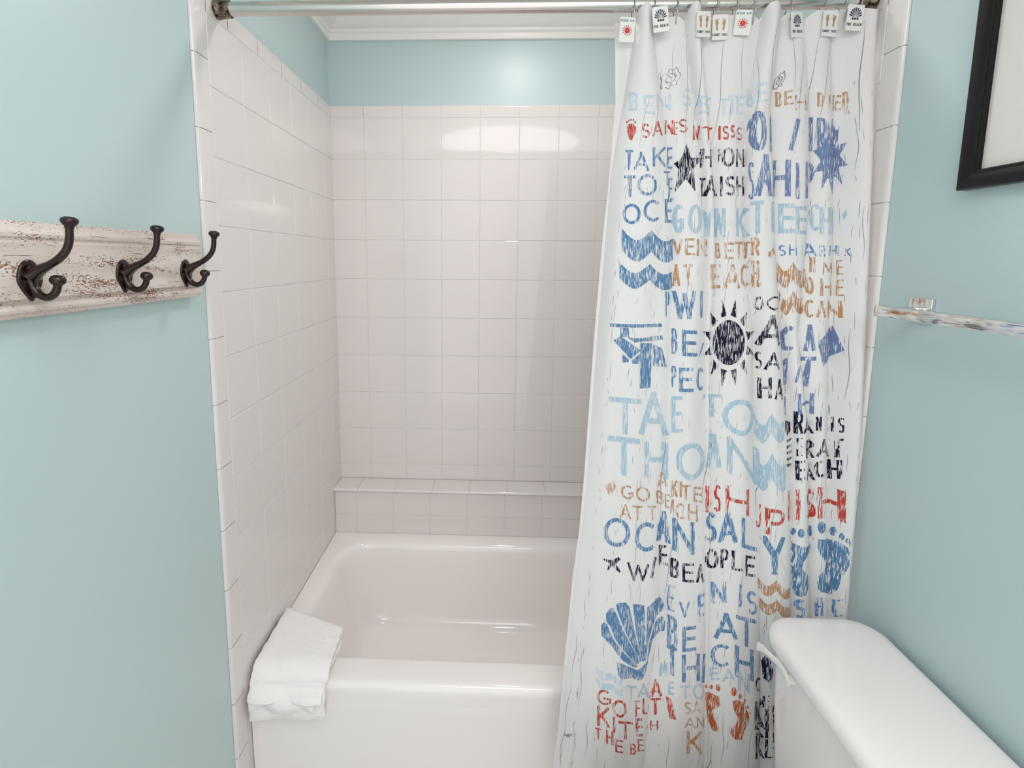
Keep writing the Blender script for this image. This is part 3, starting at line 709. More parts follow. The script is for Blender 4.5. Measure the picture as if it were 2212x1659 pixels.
('B','red',[0.2677,0.3241,0.2918,0.3213,0.2735,0.2933,0.2974,0.291]),
('E','red',[0.2957,0.3334,0.3226,0.3288,0.301,0.3006,0.3287,0.2949]),
('S','tan',[0.4494,0.4483,0.4763,0.4446,0.4538,0.4151,0.4807,0.4114]),
('A','tan',[0.4817,0.4463,0.5178,0.4399,0.486,0.4131,0.5224,0.4063]),
('A','tan',[0.455,0.4065,0.4989,0.4006,0.4589,0.3779,0.5027,0.3721]),
('N','tan',[0.5045,0.4021,0.5411,0.3905,0.5084,0.3724,0.545,0.3603]),
('K','tan',[0.4674,0.3704,0.5356,0.3574,0.4765,0.3075,0.545,0.2939]),
('C','navy',[0.7054,0.5125,0.7358,0.5015,0.7089,0.4767,0.7403,0.4642]),
('K','navy',[0.707,0.451,0.7505,0.4453,0.7154,0.3778,0.7607,0.3697]),
('S','navy',[0.7149,0.4003,0.7427,0.3888,0.7192,0.3638,0.7482,0.3507]),
('K','navy',[0.7219,0.3607,0.761,0.3517,0.7304,0.2985,0.7697,0.2889]),
('I','navy',[0.7424,0.5303,0.7465,0.5328,0.7457,0.5019,0.7499,0.5045]),
('E','navy',[0.7441,0.4579,0.7589,0.4688,0.7482,0.426,0.763,0.4374]),
('I','navy',[0.7528,0.428,0.7622,0.4344,0.7635,0.3485,0.7727,0.3554]),
('L','navy',[0.7638,0.346,0.7835,0.3583,0.7709,0.2946,0.7901,0.3077]),
('C','navy',[0.7688,0.4504,0.7821,0.4541,0.774,0.4113,0.7871,0.4155]),
('I','navy',[0.7754,0.4106,0.7831,0.4132,0.7836,0.3479,0.7911,0.3509]),
('T','navy',[0.7852,0.3355,0.8007,0.341,0.7925,0.2801,0.8076,0.2861]),
('Z','lightblue',[0.7239,0.6248,0.7291,0.6293,0.7278,0.5898,0.7329,0.5944]),
('I','lightblue',[0.7426,0.538,0.7479,0.541,0.7467,0.5026,0.7521,0.5057]),
]
SHAPES = [
('navy',[(0.57,1.3143),(0.5684,1.2998),(0.5618,1.2865),(0.5515,1.2753),(0.5382,1.267),(0.523,1.2625),(0.5067,1.262),(0.4917,1.2654),(0.479,1.2726),(0.4694,1.2829),(0.463,1.2958),(0.4598,1.3104),(0.4598,1.3254),(0.4634,1.3395),(0.4706,1.3513),(0.4814,1.36),(0.4956,1.3645),(0.5124,1.3648),(0.5293,1.3609),(0.5447,1.353),(0.5572,1.3421),(0.566,1.3288)]),
('navy',[(0.5829,1.3072),(0.6261,1.2832),(0.5771,1.2868)]),
('navy',[(0.5704,1.277),(0.5885,1.2398),(0.5541,1.2618)]),
('navy',[(0.5438,1.2557),(0.544,1.2131),(0.5223,1.2495)]),
('navy',[(0.5102,1.249),(0.4972,1.2108),(0.4892,1.2535)]),
('navy',[(0.4796,1.2585),(0.4626,1.2333),(0.4657,1.2723)]),
('navy',[(0.4605,1.2818),(0.4293,1.281),(0.4501,1.3032)]),
('navy',[(0.4483,1.3151),(0.4214,1.3359),(0.4548,1.3357)]),
('navy',[(0.4579,1.3464),(0.4379,1.3838),(0.4683,1.3628)]),
('navy',[(0.4765,1.3691),(0.475,1.4116),(0.4963,1.3753)]),
('navy',[(0.5089,1.3756),(0.5246,1.4123),(0.533,1.3702)]),
('navy',[(0.545,1.3647),(0.5773,1.3855),(0.5642,1.3496)]),
('navy',[(0.5725,1.3396),(0.6192,1.3377),(0.5819,1.3188)]),
('peri',[(0.9098,1.7308),(0.9095,1.7149),(0.9066,1.701),(0.9015,1.6912),(0.8795,1.6842),(0.8601,1.6834),(0.8471,1.6891),(0.8374,1.6998),(0.8307,1.7143),(0.8272,1.7304),(0.8271,1.7463),(0.8312,1.7601),(0.8397,1.7702),(0.8529,1.7759),(0.8739,1.7773),(0.8947,1.7731),(0.9021,1.7618),(0.9073,1.7471)]),
('peri',[(0.9097,1.7324),(0.928,1.7113),(0.9088,1.71)]),
('peri',[(0.9079,1.7059),(0.9185,1.6687),(0.9008,1.6911)]),
('peri',[(0.8991,1.6893),(0.8864,1.6483),(0.8613,1.6843)]),
('peri',[(0.8567,1.6852),(0.837,1.6579),(0.8398,1.6968)]),
('peri',[(0.8372,1.7005),(0.8139,1.6969),(0.8285,1.7218)]),
('peri',[(0.8276,1.7267),(0.8045,1.7476),(0.8282,1.749)]),
('peri',[(0.8295,1.7532),(0.8137,1.7897),(0.8412,1.7683)]),
('peri',[(0.845,1.7704),(0.8486,1.8096),(0.8718,1.7742)]),
('peri',[(0.8817,1.7744),(0.9024,1.8015),(0.9003,1.7629)]),
('peri',[(0.9024,1.7591),(0.9228,1.7617),(0.909,1.7374)]),
('navy',[(0.2922,1.764),(0.3121,1.7292),(0.3629,1.7304),(0.328,1.7065),(0.3388,1.6535),(0.2972,1.6826),(0.2621,1.6537),(0.2679,1.7036),(0.2483,1.7168),(0.2724,1.7268)]),
('red',[(0.0431,1.7978),(0.0486,1.8032),(0.0616,1.8031),(0.0762,1.7952),(0.0793,1.7859),(0.0702,1.7771),(0.065,1.7651),(0.0544,1.7698),(0.0458,1.787)]),
('red',[(0.045,1.8078),(0.044,1.8059),(0.0417,1.8058),(0.0395,1.8077),(0.0393,1.81),(0.0411,1.8111),(0.0436,1.8101)]),
('red',[(0.0509,1.8102),(0.0499,1.8082),(0.0474,1.808),(0.0451,1.8098),(0.0448,1.8121),(0.0468,1.8132),(0.0494,1.8124)]),
('red',[(0.0588,1.8115),(0.0578,1.8096),(0.0552,1.8093),(0.0527,1.8109),(0.0524,1.8132),(0.0545,1.8144),(0.0572,1.8137)]),
('red',[(0.0672,1.8109),(0.0661,1.8089),(0.0635,1.8086),(0.061,1.8102),(0.0607,1.8125),(0.0628,1.8138),(0.0656,1.8131)]),
('red',[(0.0748,1.8054),(0.0737,1.8034),(0.071,1.8031),(0.0684,1.8046),(0.0681,1.8069),(0.0703,1.8082),(0.0731,1.8075)]),
('blue',[(0.0598,1.5694),(0.0773,1.558),(0.0948,1.5489),(0.1113,1.5438),(0.1269,1.5437),(0.1418,1.5486),(0.157,1.5573),(0.1736,1.5658),(0.1952,1.555),(0.216,1.5466),(0.2353,1.5422),(0.2547,1.5428),(0.2747,1.5485),(0.2806,1.4998),(0.2621,1.4943),(0.2426,1.4939),(0.2236,1.4984),(0.2034,1.5072),(0.1822,1.5182),(0.165,1.5098),(0.1492,1.501),(0.1339,1.496),(0.1182,1.4961),(0.1019,1.5011),(0.0847,1.5101),(0.0674,1.5215)]),
('blue',[(0.0611,1.4943),(0.0785,1.4837),(0.0962,1.4752),(0.1133,1.4705),(0.1297,1.4703),(0.1455,1.4747),(0.1617,1.4825),(0.1793,1.4901),(0.201,1.4795),(0.222,1.4712),(0.2416,1.4668),(0.2614,1.4669),(0.2807,1.4717),(0.2841,1.4356),(0.2671,1.4308),(0.2471,1.4308),(0.2276,1.4353),(0.207,1.4437),(0.1853,1.4545),(0.1674,1.4471),(0.1509,1.4392),(0.1349,1.4348),(0.1184,1.435),(0.1013,1.4397),(0.0835,1.4481),(0.0659,1.4586)]),
('tan',[(0.6891,1.4967),(0.6959,1.4875),(0.7031,1.4803),(0.7101,1.4764),(0.7171,1.4767),(0.724,1.4811),(0.731,1.4887),(0.7385,1.496),(0.7482,1.4871),(0.7587,1.48),(0.7705,1.4765),(0.7864,1.4771),(0.8061,1.4817),(0.8063,1.4439),(0.8012,1.4389),(0.7763,1.4389),(0.7629,1.4426),(0.752,1.4497),(0.7423,1.4587),(0.735,1.4513),(0.7283,1.4436),(0.7218,1.439),(0.7154,1.4387),(0.7089,1.4425),(0.7022,1.4496),(0.6848,1.4591)]),
('tan',[(0.7045,1.4313),(0.7103,1.4217),(0.7162,1.4142),(0.7218,1.4104),(0.7272,1.4112),(0.7324,1.4165),(0.7377,1.4255),(0.7437,1.4339),(0.752,1.4244),(0.7615,1.417),(0.7727,1.4132),(0.7978,1.4131),(0.8022,1.4191),(0.8028,1.3854),(0.7981,1.3794),(0.78,1.3793),(0.7654,1.3835),(0.7554,1.391),(0.7469,1.4005),(0.7412,1.392),(0.7363,1.383),(0.7316,1.3775),(0.7267,1.3766),(0.7216,1.3802),(0.7162,1.3877),(0.7111,1.3972)]),
('lightblue',[(0.6417,1.1443),(0.6477,1.134),(0.6543,1.1259),(0.6608,1.1223),(0.667,1.1244),(0.6728,1.1317),(0.6786,1.1432),(0.685,1.154),(0.6948,1.1426),(0.7056,1.1336),(0.7171,1.1289),(0.7294,1.1291),(0.7425,1.1345),(0.7447,1.0921),(0.7329,1.0864),(0.7213,1.086),(0.7102,1.0907),(0.6997,1.0996),(0.69,1.111),(0.6836,1.1),(0.6778,1.0884),(0.672,1.0809),(0.6659,1.0787),(0.6595,1.0821),(0.6529,1.0901),(0.6467,1.1003)]),
('lightblue',[(0.6528,1.0546),(0.6594,1.042),(0.6662,1.0321),(0.6728,1.0274),(0.6791,1.0292),(0.685,1.0372),(0.6911,1.0499),(0.6981,1.0618),(0.7085,1.0478),(0.7198,1.0365),(0.7318,1.03),(0.744,1.0298),(0.7567,1.0354),(0.7618,0.9759),(0.7492,0.9704),(0.7372,0.9707),(0.7255,0.9771),(0.7144,0.9883),(0.7042,1.0023),(0.6974,0.9901),(0.6916,0.9771),(0.6859,0.9688),(0.68,0.9667),(0.6737,0.9709),(0.6673,0.9804),(0.656,0.9951)]),
('tan',[(0.6968,0.7535),(0.7065,0.7455),(0.7121,0.7419),(0.7181,0.7405),(0.7244,0.7425),(0.7308,0.7474),(0.7375,0.7545),(0.7451,0.7609),(0.7554,0.7526),(0.7663,0.7454),(0.7776,0.7407),(0.7901,0.7384),(0.8067,0.7367),(0.8085,0.7123),(0.7923,0.7139),(0.78,0.7162),(0.769,0.7208),(0.7584,0.7279),(0.7483,0.7361),(0.7408,0.7297),(0.7341,0.7224),(0.7276,0.7173),(0.7214,0.7152),(0.7155,0.7164),(0.7101,0.7199),(0.6986,0.7293)]),
('tan',[(0.7083,0.7048),(0.7151,0.6995),(0.7205,0.6965),(0.7264,0.6956),(0.7325,0.6974),(0.7388,0.7019),(0.7455,0.7082),(0.7529,0.7138),(0.7624,0.7065),(0.7724,0.7001),(0.7829,0.6959),(0.7948,0.6936),(0.8101,0.6917),(0.8134,0.6651),(0.7976,0.6674),(0.7857,0.6699),(0.7752,0.6741),(0.7653,0.6805),(0.7559,0.6876),(0.7486,0.6819),(0.7419,0.6756),(0.7355,0.671),(0.7294,0.6692),(0.7236,0.67),(0.7183,0.6728),(0.7094,0.6797)]),
('paleblue',[(0.1096,0.5322),(0.1183,0.5268),(0.1273,0.5219),(0.136,0.5184),(0.1445,0.5165),(0.1527,0.5167),(0.1606,0.5184),(0.1684,0.5202),(0.1773,0.5148),(0.1859,0.5102),(0.1945,0.5067),(0.2033,0.5047),(0.212,0.504),(0.2145,0.4871),(0.2057,0.488),(0.1969,0.4902),(0.1882,0.4937),(0.1795,0.4985),(0.1706,0.504),(0.1628,0.5022),(0.1549,0.5005),(0.1466,0.5003),(0.1382,0.5022),(0.1295,0.5058),(0.1205,0.5107),(0.1117,0.5163)]),
('paleblue',[(0.113,0.506),(0.1218,0.5004),(0.1308,0.4954),(0.1395,0.4918),(0.148,0.4899),(0.1563,0.4901),(0.1642,0.4917),(0.172,0.4935),(0.1809,0.488),(0.1896,0.4831),(0.1984,0.4795),(0.2073,0.4771),(0.2161,0.4761),(0.2185,0.4603),(0.2096,0.4615),(0.2006,0.4639),(0.1918,0.4677),(0.183,0.4727),(0.174,0.4783),(0.1662,0.4766),(0.1583,0.4749),(0.15,0.4747),(0.1416,0.4767),(0.1328,0.4804),(0.1238,0.4854),(0.115,0.4911)]),
('peri',[(0.9141,1.3537),(0.9395,1.3006),(0.8785,1.2609),(0.8517,1.3144)]),
('lightblue',[(0.9278,1.6147),(0.9311,1.6012),(0.9244,1.5914),(0.9201,1.603)]),
('tan',[(0.0743,0.9765),(0.1075,0.9886),(0.1208,0.9709),(0.0947,0.9533)]),
('blue',[(0.0443,1.3552),(0.2563,1.3536),(0.2574,1.3461),(0.0485,1.3459)]),
('blue',[(0.0854,1.345),(0.1174,1.3453),(0.1221,1.3242),(0.0883,1.3238)]),
('blue',[(0.0636,1.3158),(0.088,1.326),(0.1712,1.2936),(0.1344,1.2731)]),
('blue',[(0.1096,1.3251),(0.1453,1.3213),(0.2622,1.3267),(0.2634,1.317),(0.1467,1.3117)]),
('blue',[(0.1004,1.2877),(0.1274,1.273),(0.1283,1.2666),(0.1053,1.2653)]),
('blue',[(0.1688,1.3107),(0.2193,1.3092),(0.2251,1.205),(0.1796,1.2058)]),
('blue',[(0.1382,1.2711),(0.1704,1.2862),(0.1717,1.2627),(0.1428,1.2626)]),
('blue',[(0.2238,1.3059),(0.2619,1.2967),(0.289,1.2531),(0.2284,1.2554)]),
('navy',[(0.7476,1.135),(0.7822,1.1267),(0.7773,1.1087),(0.7585,1.0983),(0.748,1.112)]),
('navy',[(0.7568,1.0899),(0.7874,1.0918),(0.7883,1.0862),(0.76,1.0821)]),
('navy',[(0.7581,1.0759),(0.7886,1.0765),(0.7893,1.071),(0.7612,1.068)]),
('navy',[(0.7593,1.0618),(0.7897,1.0613),(0.7901,1.0559),(0.7625,1.054)]),
('navy',[(0.7605,1.0478),(0.7908,1.0461),(0.7909,1.0408),(0.7637,1.0399)]),
('navy',[(0.7617,1.0337),(0.7916,1.031),(0.7918,1.0256),(0.7649,1.0258)]),
('navy',[(0.0974,0.8001),(0.1311,0.7965),(0.1532,0.8058),(0.1624,0.801),(0.1464,0.7882),(0.1676,0.7721),(0.1634,0.7683),(0.1338,0.783),(0.1222,0.7713),(0.1168,0.7723),(0.1221,0.7895),(0.1,0.7957)]),
('blue',[(0.8083,0.8454),(0.8827,0.8386),(0.8858,0.8261),(0.8607,0.8173),(0.8426,0.804),(0.8417,0.7879),(0.8734,0.7657),(0.8763,0.7365),(0.8629,0.7216),(0.8426,0.7157),(0.8304,0.7171),(0.8242,0.7366)]),
('blue',[(0.8127,0.8738),(0.8126,0.8689),(0.8111,0.8646),(0.809,0.8617),(0.8068,0.8611),(0.8052,0.8628),(0.8042,0.8668),(0.804,0.872),(0.8047,0.8768),(0.8065,0.8798),(0.809,0.8802),(0.8114,0.878)]),
('blue',[(0.8405,0.8737),(0.8389,0.8683),(0.8341,0.8642),(0.8282,0.8623),(0.8229,0.8627),(0.8191,0.8658),(0.8172,0.871),(0.8176,0.8771),(0.8203,0.8822),(0.8253,0.8847),(0.8316,0.8837),(0.8375,0.8795)]),
('blue',[(0.8831,0.8706),(0.8835,0.8634),(0.8828,0.8574),(0.8816,0.854),(0.8659,0.8616),(0.8569,0.8693),(0.8535,0.8767),(0.8555,0.8826),(0.8642,0.8845),(0.8779,0.8815),(0.8798,0.8811),(0.8817,0.8771)]),
('blue',[(0.8996,0.8569),(0.9354,0.856),(0.9539,0.8623),(0.974,0.855),(0.9808,0.8406),(0.9806,0.8142),(0.9653,0.7829),(0.961,0.7504),(0.9523,0.7307),(0.921,0.7296),(0.908,0.7396),(0.9084,0.7637),(0.9285,0.7873),(0.9343,0.7997),(0.9096,0.8197),(0.8998,0.8361)]),
('blue',[(0.9263,0.8842),(0.9235,0.8777),(0.9165,0.8732),(0.9084,0.8715),(0.9011,0.8729),(0.896,0.8776),(0.8936,0.8846),(0.8941,0.8922),(0.8979,0.8983),(0.9051,0.9004),(0.9141,0.8981),(0.9224,0.8919)]),
('blue',[(0.9483,0.8847),(0.9479,0.8788),(0.946,0.8734),(0.9434,0.8699),(0.9407,0.8691),(0.9386,0.8715),(0.9375,0.8763),(0.9377,0.8825),(0.9392,0.8881),(0.9417,0.8916),(0.9447,0.8922),(0.9471,0.8896)]),
('blue',[(0.9635,0.8791),(0.963,0.8746),(0.9612,0.8706),(0.9587,0.8682),(0.956,0.8681),(0.954,0.8702),(0.9531,0.8741),(0.9534,0.8788),(0.955,0.8829),(0.9575,0.8853),(0.9602,0.8854),(0.9624,0.8831)]),
('blue',[(0.9776,0.873),(0.977,0.8697),(0.9749,0.8669),(0.972,0.8654),(0.9691,0.8655),(0.9671,0.8673),(0.9661,0.8702),(0.9666,0.8737),(0.9683,0.8766),(0.9709,0.8783),(0.9739,0.8781),(0.9764,0.8761)]),
('blue',[(0.9848,0.8647),(0.9845,0.8614),(0.9828,0.859),(0.9805,0.858),(0.9783,0.8587),(0.9766,0.8609),(0.9758,0.864),(0.976,0.8673),(0.9772,0.8699),(0.9792,0.871),(0.9815,0.8703),(0.9837,0.8679)]),
('brown',[(0.5391,0.4558),(0.5796,0.4564),(0.5859,0.4353),(0.5688,0.4163),(0.5697,0.3984),(0.5894,0.3719),(0.5841,0.3624),(0.572,0.3587),(0.5531,0.3907),(0.5432,0.4236)]),
('brown',[(0.5455,0.4709),(0.5438,0.4691),(0.5411,0.4679),(0.5388,0.4669),(0.5372,0.467),(0.5361,0.4696),(0.5365,0.4728),(0.5376,0.4761),(0.5399,0.4771),(0.5431,0.475)]),
('brown',[(0.5604,0.474),(0.5598,0.47),(0.5577,0.4664),(0.5549,0.4648),(0.5524,0.4655),(0.5512,0.4683),(0.5516,0.4725),(0.5535,0.4763),(0.5563,0.478),(0.559,0.477)]),
('brown',[(0.5807,0.4815),(0.5801,0.4755),(0.5773,0.4708),(0.5735,0.4691),(0.5699,0.4712),(0.568,0.4762),(0.5686,0.4823),(0.5714,0.4871),(0.5752,0.4887),(0.5788,0.4865)]),
('brown',[(0.6193,0.4588),(0.6382,0.4637),(0.665,0.4514),(0.6872,0.4187),(0.6893,0.3997),(0.6727,0.3825),(0.6643,0.3595),(0.6364,0.3612),(0.6214,0.3732),(0.6225,0.3894),(0.6412,0.406),(0.6432,0.4179),(0.628,0.4351)]),
('brown',[(0.631,0.4833),(0.6299,0.4764),(0.6255,0.472),(0.6197,0.4712),(0.6148,0.4746),(0.6125,0.4811),(0.6134,0.4882),(0.6174,0.4932),(0.6232,0.4939),(0.6285,0.49)]),
('brown',[(0.6537,0.4708),(0.6526,0.4669),(0.6492,0.4647),(0.6448,0.465),(0.6409,0.4677),(0.6391,0.4718),(0.6401,0.4757),(0.6434,0.4781),(0.6478,0.4778),(0.6518,0.475)]),
('brown',[(0.672,0.4564),(0.6712,0.4531),(0.6685,0.4512),(0.6651,0.4516),(0.6621,0.4541),(0.6606,0.4575),(0.6615,0.4608),(0.6641,0.4627),(0.6675,0.4623),(0.6706,0.4598)]),
('brown',[(0.6848,0.4412),(0.6839,0.4385),(0.6813,0.4371),(0.6779,0.4375),(0.6749,0.4394),(0.6734,0.4424),(0.6742,0.4451),(0.6769,0.4464),(0.6803,0.4461),(0.6833,0.4442)]),
('brown',[(0.6921,0.4252),(0.6916,0.4232),(0.6898,0.4221),(0.6876,0.4223),(0.6855,0.4238),(0.6845,0.4261),(0.6851,0.4281),(0.6868,0.4292),(0.6891,0.429),(0.6911,0.4275)]),
('tan',[(0.6328,1.5182),(0.6558,1.5287),(0.6711,1.5175),(0.6417,1.5059),(0.6314,1.51)]),
('blue',[(0.1195,0.6112),(0.1164,0.6362),(0.1241,0.6435),(0.1365,0.6394),(0.1626,0.6048),(0.2706,0.5272),(0.2557,0.5268),(0.2047,0.5539),(0.1544,0.5901)]),
('blue',[(0.134,0.6461),(0.13,0.6642),(0.1434,0.6798),(0.1567,0.6799),(0.1959,0.6308),(0.2761,0.5388),(0.266,0.5326),(0.1691,0.6055),(0.1488,0.6356)]),
('blue',[(0.1626,0.6851),(0.1679,0.6949),(0.1975,0.6983),(0.2113,0.6877),(0.2461,0.6139),(0.2831,0.5406),(0.2757,0.5412),(0.1991,0.6331)]),
('blue',[(0.2254,0.6931),(0.2725,0.6846),(0.2853,0.6223),(0.2925,0.5396),(0.285,0.5404),(0.2492,0.6182)]),
('blue',[(0.2841,0.6794),(0.3175,0.6927),(0.3291,0.6835),(0.3198,0.6502),(0.3024,0.5843),(0.2983,0.5389),(0.2921,0.5421),(0.2902,0.6266)]),
('blue',[(0.317,0.6973),(0.3385,0.6958),(0.3585,0.672),(0.3525,0.6587),(0.3282,0.6505),(0.3057,0.6125),(0.3151,0.6536)]),
('blue',[(0.3263,0.6366),(0.3572,0.6433),(0.364,0.6358),(0.3629,0.613),(0.3453,0.6021),(0.3211,0.5923),(0.3118,0.551),(0.305,0.5329),(0.3064,0.5836)]),
('blue',[(0.1832,0.5488),(0.2061,0.5444),(0.2683,0.5178),(0.2825,0.5212),(0.3098,0.5393),(0.3035,0.5063),(0.2909,0.4909),(0.2726,0.4905),(0.252,0.5021),(0.212,0.5038),(0.1947,0.5141)]),
('red',[(0.3813,0.4575),(0.3978,0.4552),(0.4228,0.4033),(0.3975,0.404)]),
('navy',[(0.7307,0.5466),(0.7347,0.5614),(0.7477,0.5632),(0.76,0.5457),(0.7621,0.5172),(0.7525,0.5022),(0.7394,0.5043)]),
]

def arc(cx, cy, rx, ry, a0, a1, n=14):
    return [(cx + rx * math.cos(math.radians(a0 + (a1 - a0) * k / n)), cy + ry * math.sin(math.radians(a0 + (a1 - a0) * k / n))) for k in range(n + 1)]
# every stroke: points in the unit box, y up
GLYPH = {
    'A': [[(0, 0), (.5, 1)], [(.5, 1), (1, 0)], [(.2, .3), (.8, .3)]],
    'B': [[(0, 0), (0, 1)], [(0, 1), (.5, 1)] + arc(.5, .76, .42, .24, 90, -90, 8) + [(0, .52)], [(0, .52), (.52, .52)] + arc(.55, .26, .45, .26, 90, -90, 8) + [(0, 0)]],
    'C': [arc(.55, .5, .55, .5, 48, 312, 18)],
    'D': [[(0, 0), (0, 1)], [(0, 1), (.4, 1)] + arc(.42, .5, .58, .5, 90, -90, 12) + [(0, 0)]],
    'E': [[(0, 0), (0, 1)], [(0, 1), (1, 1)], [(0, .52), (.9, .52)], [(0, 0), (1, 0)]],
    'F': [[(0, 0), (0, 1)], [(0, 1), (1, 1)], [(0, .52), (.9, .52)]],
    'G': [arc(.52, .5, .52, .5, 50, 345, 18), [(1, .42), (.55, .42)], [(1, .46), (1, .18)]],
    'H': [[(0, 0), (0, 1)], [(1, 0), (1, 1)], [(0, .52), (1, .52)]],
    'I': [[(.5, 0), (.5, 1)]],
    'J': [[(1, 1), (1, .3)] + arc(.5, .3, .5, .3, 0, -170, 8)],
    'K': [[(0, 0), (0, 1)], [(0, .4), (.95, 1)], [(.3, .58), (1, 0)]],
    'L': [[(0, 1), (0, 0)], [(0, 0), (1, 0)]],
    'M': [[(0, 0), (.08, 1)], [(.08, 1), (.5, .2)], [(.5, .2), (.92, 1)], [(.92, 1), (1, 0)]],
    'N': [[(0, 0), (0, 1)], [(0, 1), (1, 0)], [(1, 0), (1, 1)]],
    'O': [arc(.5, .5, .5, .5, 0, 360, 28)],
    'P': [[(0, 0), (0, 1)], [(0, 1), (.5, 1)] + arc(.55, .73, .45, .27, 90, -90, 10) + [(0, .46)]],
    'R': [[(0, 0), (0, 1)], [(0, 1), (.5, 1)] + arc(.52, .74, .44, .26, 90, -90, 10) + [(0, .48)], [(.5, .46), (1, 0)]],
    'S': [arc(.5, .755, .46, .245, 30, 200, 10) + arc(.5, .255, .5, .255, 110, -150, 14)],
    'T': [[(.5, 0), (.5, 1)], [(0, 1), (1, 1)]],
    'U': [[(0, 1), (0, .35)] + arc(.5, .35, .5, .35, 180, 360, 12) + [(1, 1)]],
    'V': [[(0, 1), (.5, 0)], [(.5, 0), (1, 1)]],
    'W': [[(0, 1), (.27, 0)], [(.27, 0), (.5, .9)], [(.5, .9), (.73, 0)], [(.73, 0), (1, 1)]],
    'Y': [[(0, 1), (.5, .48)], [(1, 1), (.5, .48)], [(.5, .5), (.5, 0)]],
    'Z': [[(0, 1), (1, 1)], [(1, 1), (0, 0)], [(0, 0), (1, 0)]],
    '/': [[(0, 0), (1, 1)]],
}
def letter_strips(ch, w, h, sw, step):
    """strips of points (in metres inside w x h) for a letter: list of (left, right) rows"""
    ix, iy = min(sw / 2 / w, .3), sw / 2 / h
    strips = []
    for st in GLYPH[ch]:
        pts = [Vector(((ix + p[0] * (1 - 2 * ix)) * w, (iy + p[1] * (1 - 2 * iy)) * h)) for p in st]
        closed = (pts[0] - pts[-1]).length < 1e-6
        if len(st) == 2:
            d = (pts[1] - pts[0]); L = d.length
            if L < 1e-6: continue
            d.normalize(); pts = [pts[0] - d * sw * .5, pts[1] + d * sw * .5]
            k = max(1, int(L / step)); pts = [pts[0].lerp(pts[1], i / k) for i in range(k + 1)]
        else:
            dense = [pts[0]]
            for a_, b_ in zip(pts, pts[1:]):
                k = max(1, int((b_ - a_).length / step + .5))
                dense += [a_.lerp(b_, (i + 1) / k) for i in range(k)]
            pts = dense
        rowsL = []
        for i, p in enumerate(pts):
            if closed: t = pts[(i + 1) % (len(pts) - 1)] - pts[(i - 1) % (len(pts) - 1)]
            else: t = pts[min(i + 1, len(pts) - 1)] - pts[max(i - 1, 0)]
            t = t.normalized() if t.length > 1e-9 else Vector((1, 0)); nn = Vector((-t.y, t.x)) * sw / 2
            rowsL.append((p - nn, p + nn))
        strips.append(rowsL)
    return strips
def add_strips(mb, strips, fn, mi, lat=2):
    for rw in strips:
        vs = [fn((l.lerp(r, k / lat)).x, (l.lerp(r, k / lat)).y) for l, r in rw for k in range(lat + 1)]
        fs = []
        for i in range(len(rw) - 1):
            for k in range(lat):
                a = i * (lat + 1) + k; fs.append((a, a + 1, a + lat + 2, a + lat + 1))
        mb.add(vs, fs, mi)
def add_polygon(mb, pts, fn, mi, dz, du):
    """fill a polygon (any shape) by thin bands so it can lie on a folded surface"""
    zs = sorted(set([p[1] for p in pts])); levels = []
    for a, c in zip(zs, zs[1:]):
        k = max(1, int((c - a) / dz + .5)); levels += [a + (c - a) * i / k for i in range(k)]
    levels.append(zs[-1])
    edges_ = [(pts[i], pts[(i + 1) % len(pts)]) for i in range(len(pts))]
    for z0, z1 in zip(levels, levels[1:]):
        if z1 - z0 < 1e-7: continue
        zm = (z0 + z1) / 2; hit = []
        for (xa, za), (xb, zb) in edges_:
            if (za - zm) * (zb - zm) < 0:
                q = lambda z: xa + (xb - xa) * (z - za) / (zb - za)
                hit.append((q(zm), q(z0), q(z1)))
        hit.sort()
        for a, c in zip(hit[::2], hit[1::2]):
            k = max(1, int((c[0] - a[0]) / du + .99))
            lo = [fn(a[1] + (c[1] - a[1]) * i / k, z0) for i in range(k + 1)]; hi = [fn(a[2] + (c[2] - a[2]) * i / k, z1) for i in range(k + 1)]
            mb.add(lo + hi, [(i, i + 1, k + 2 + i, k + 1 + i) for i in range(k)], mi)

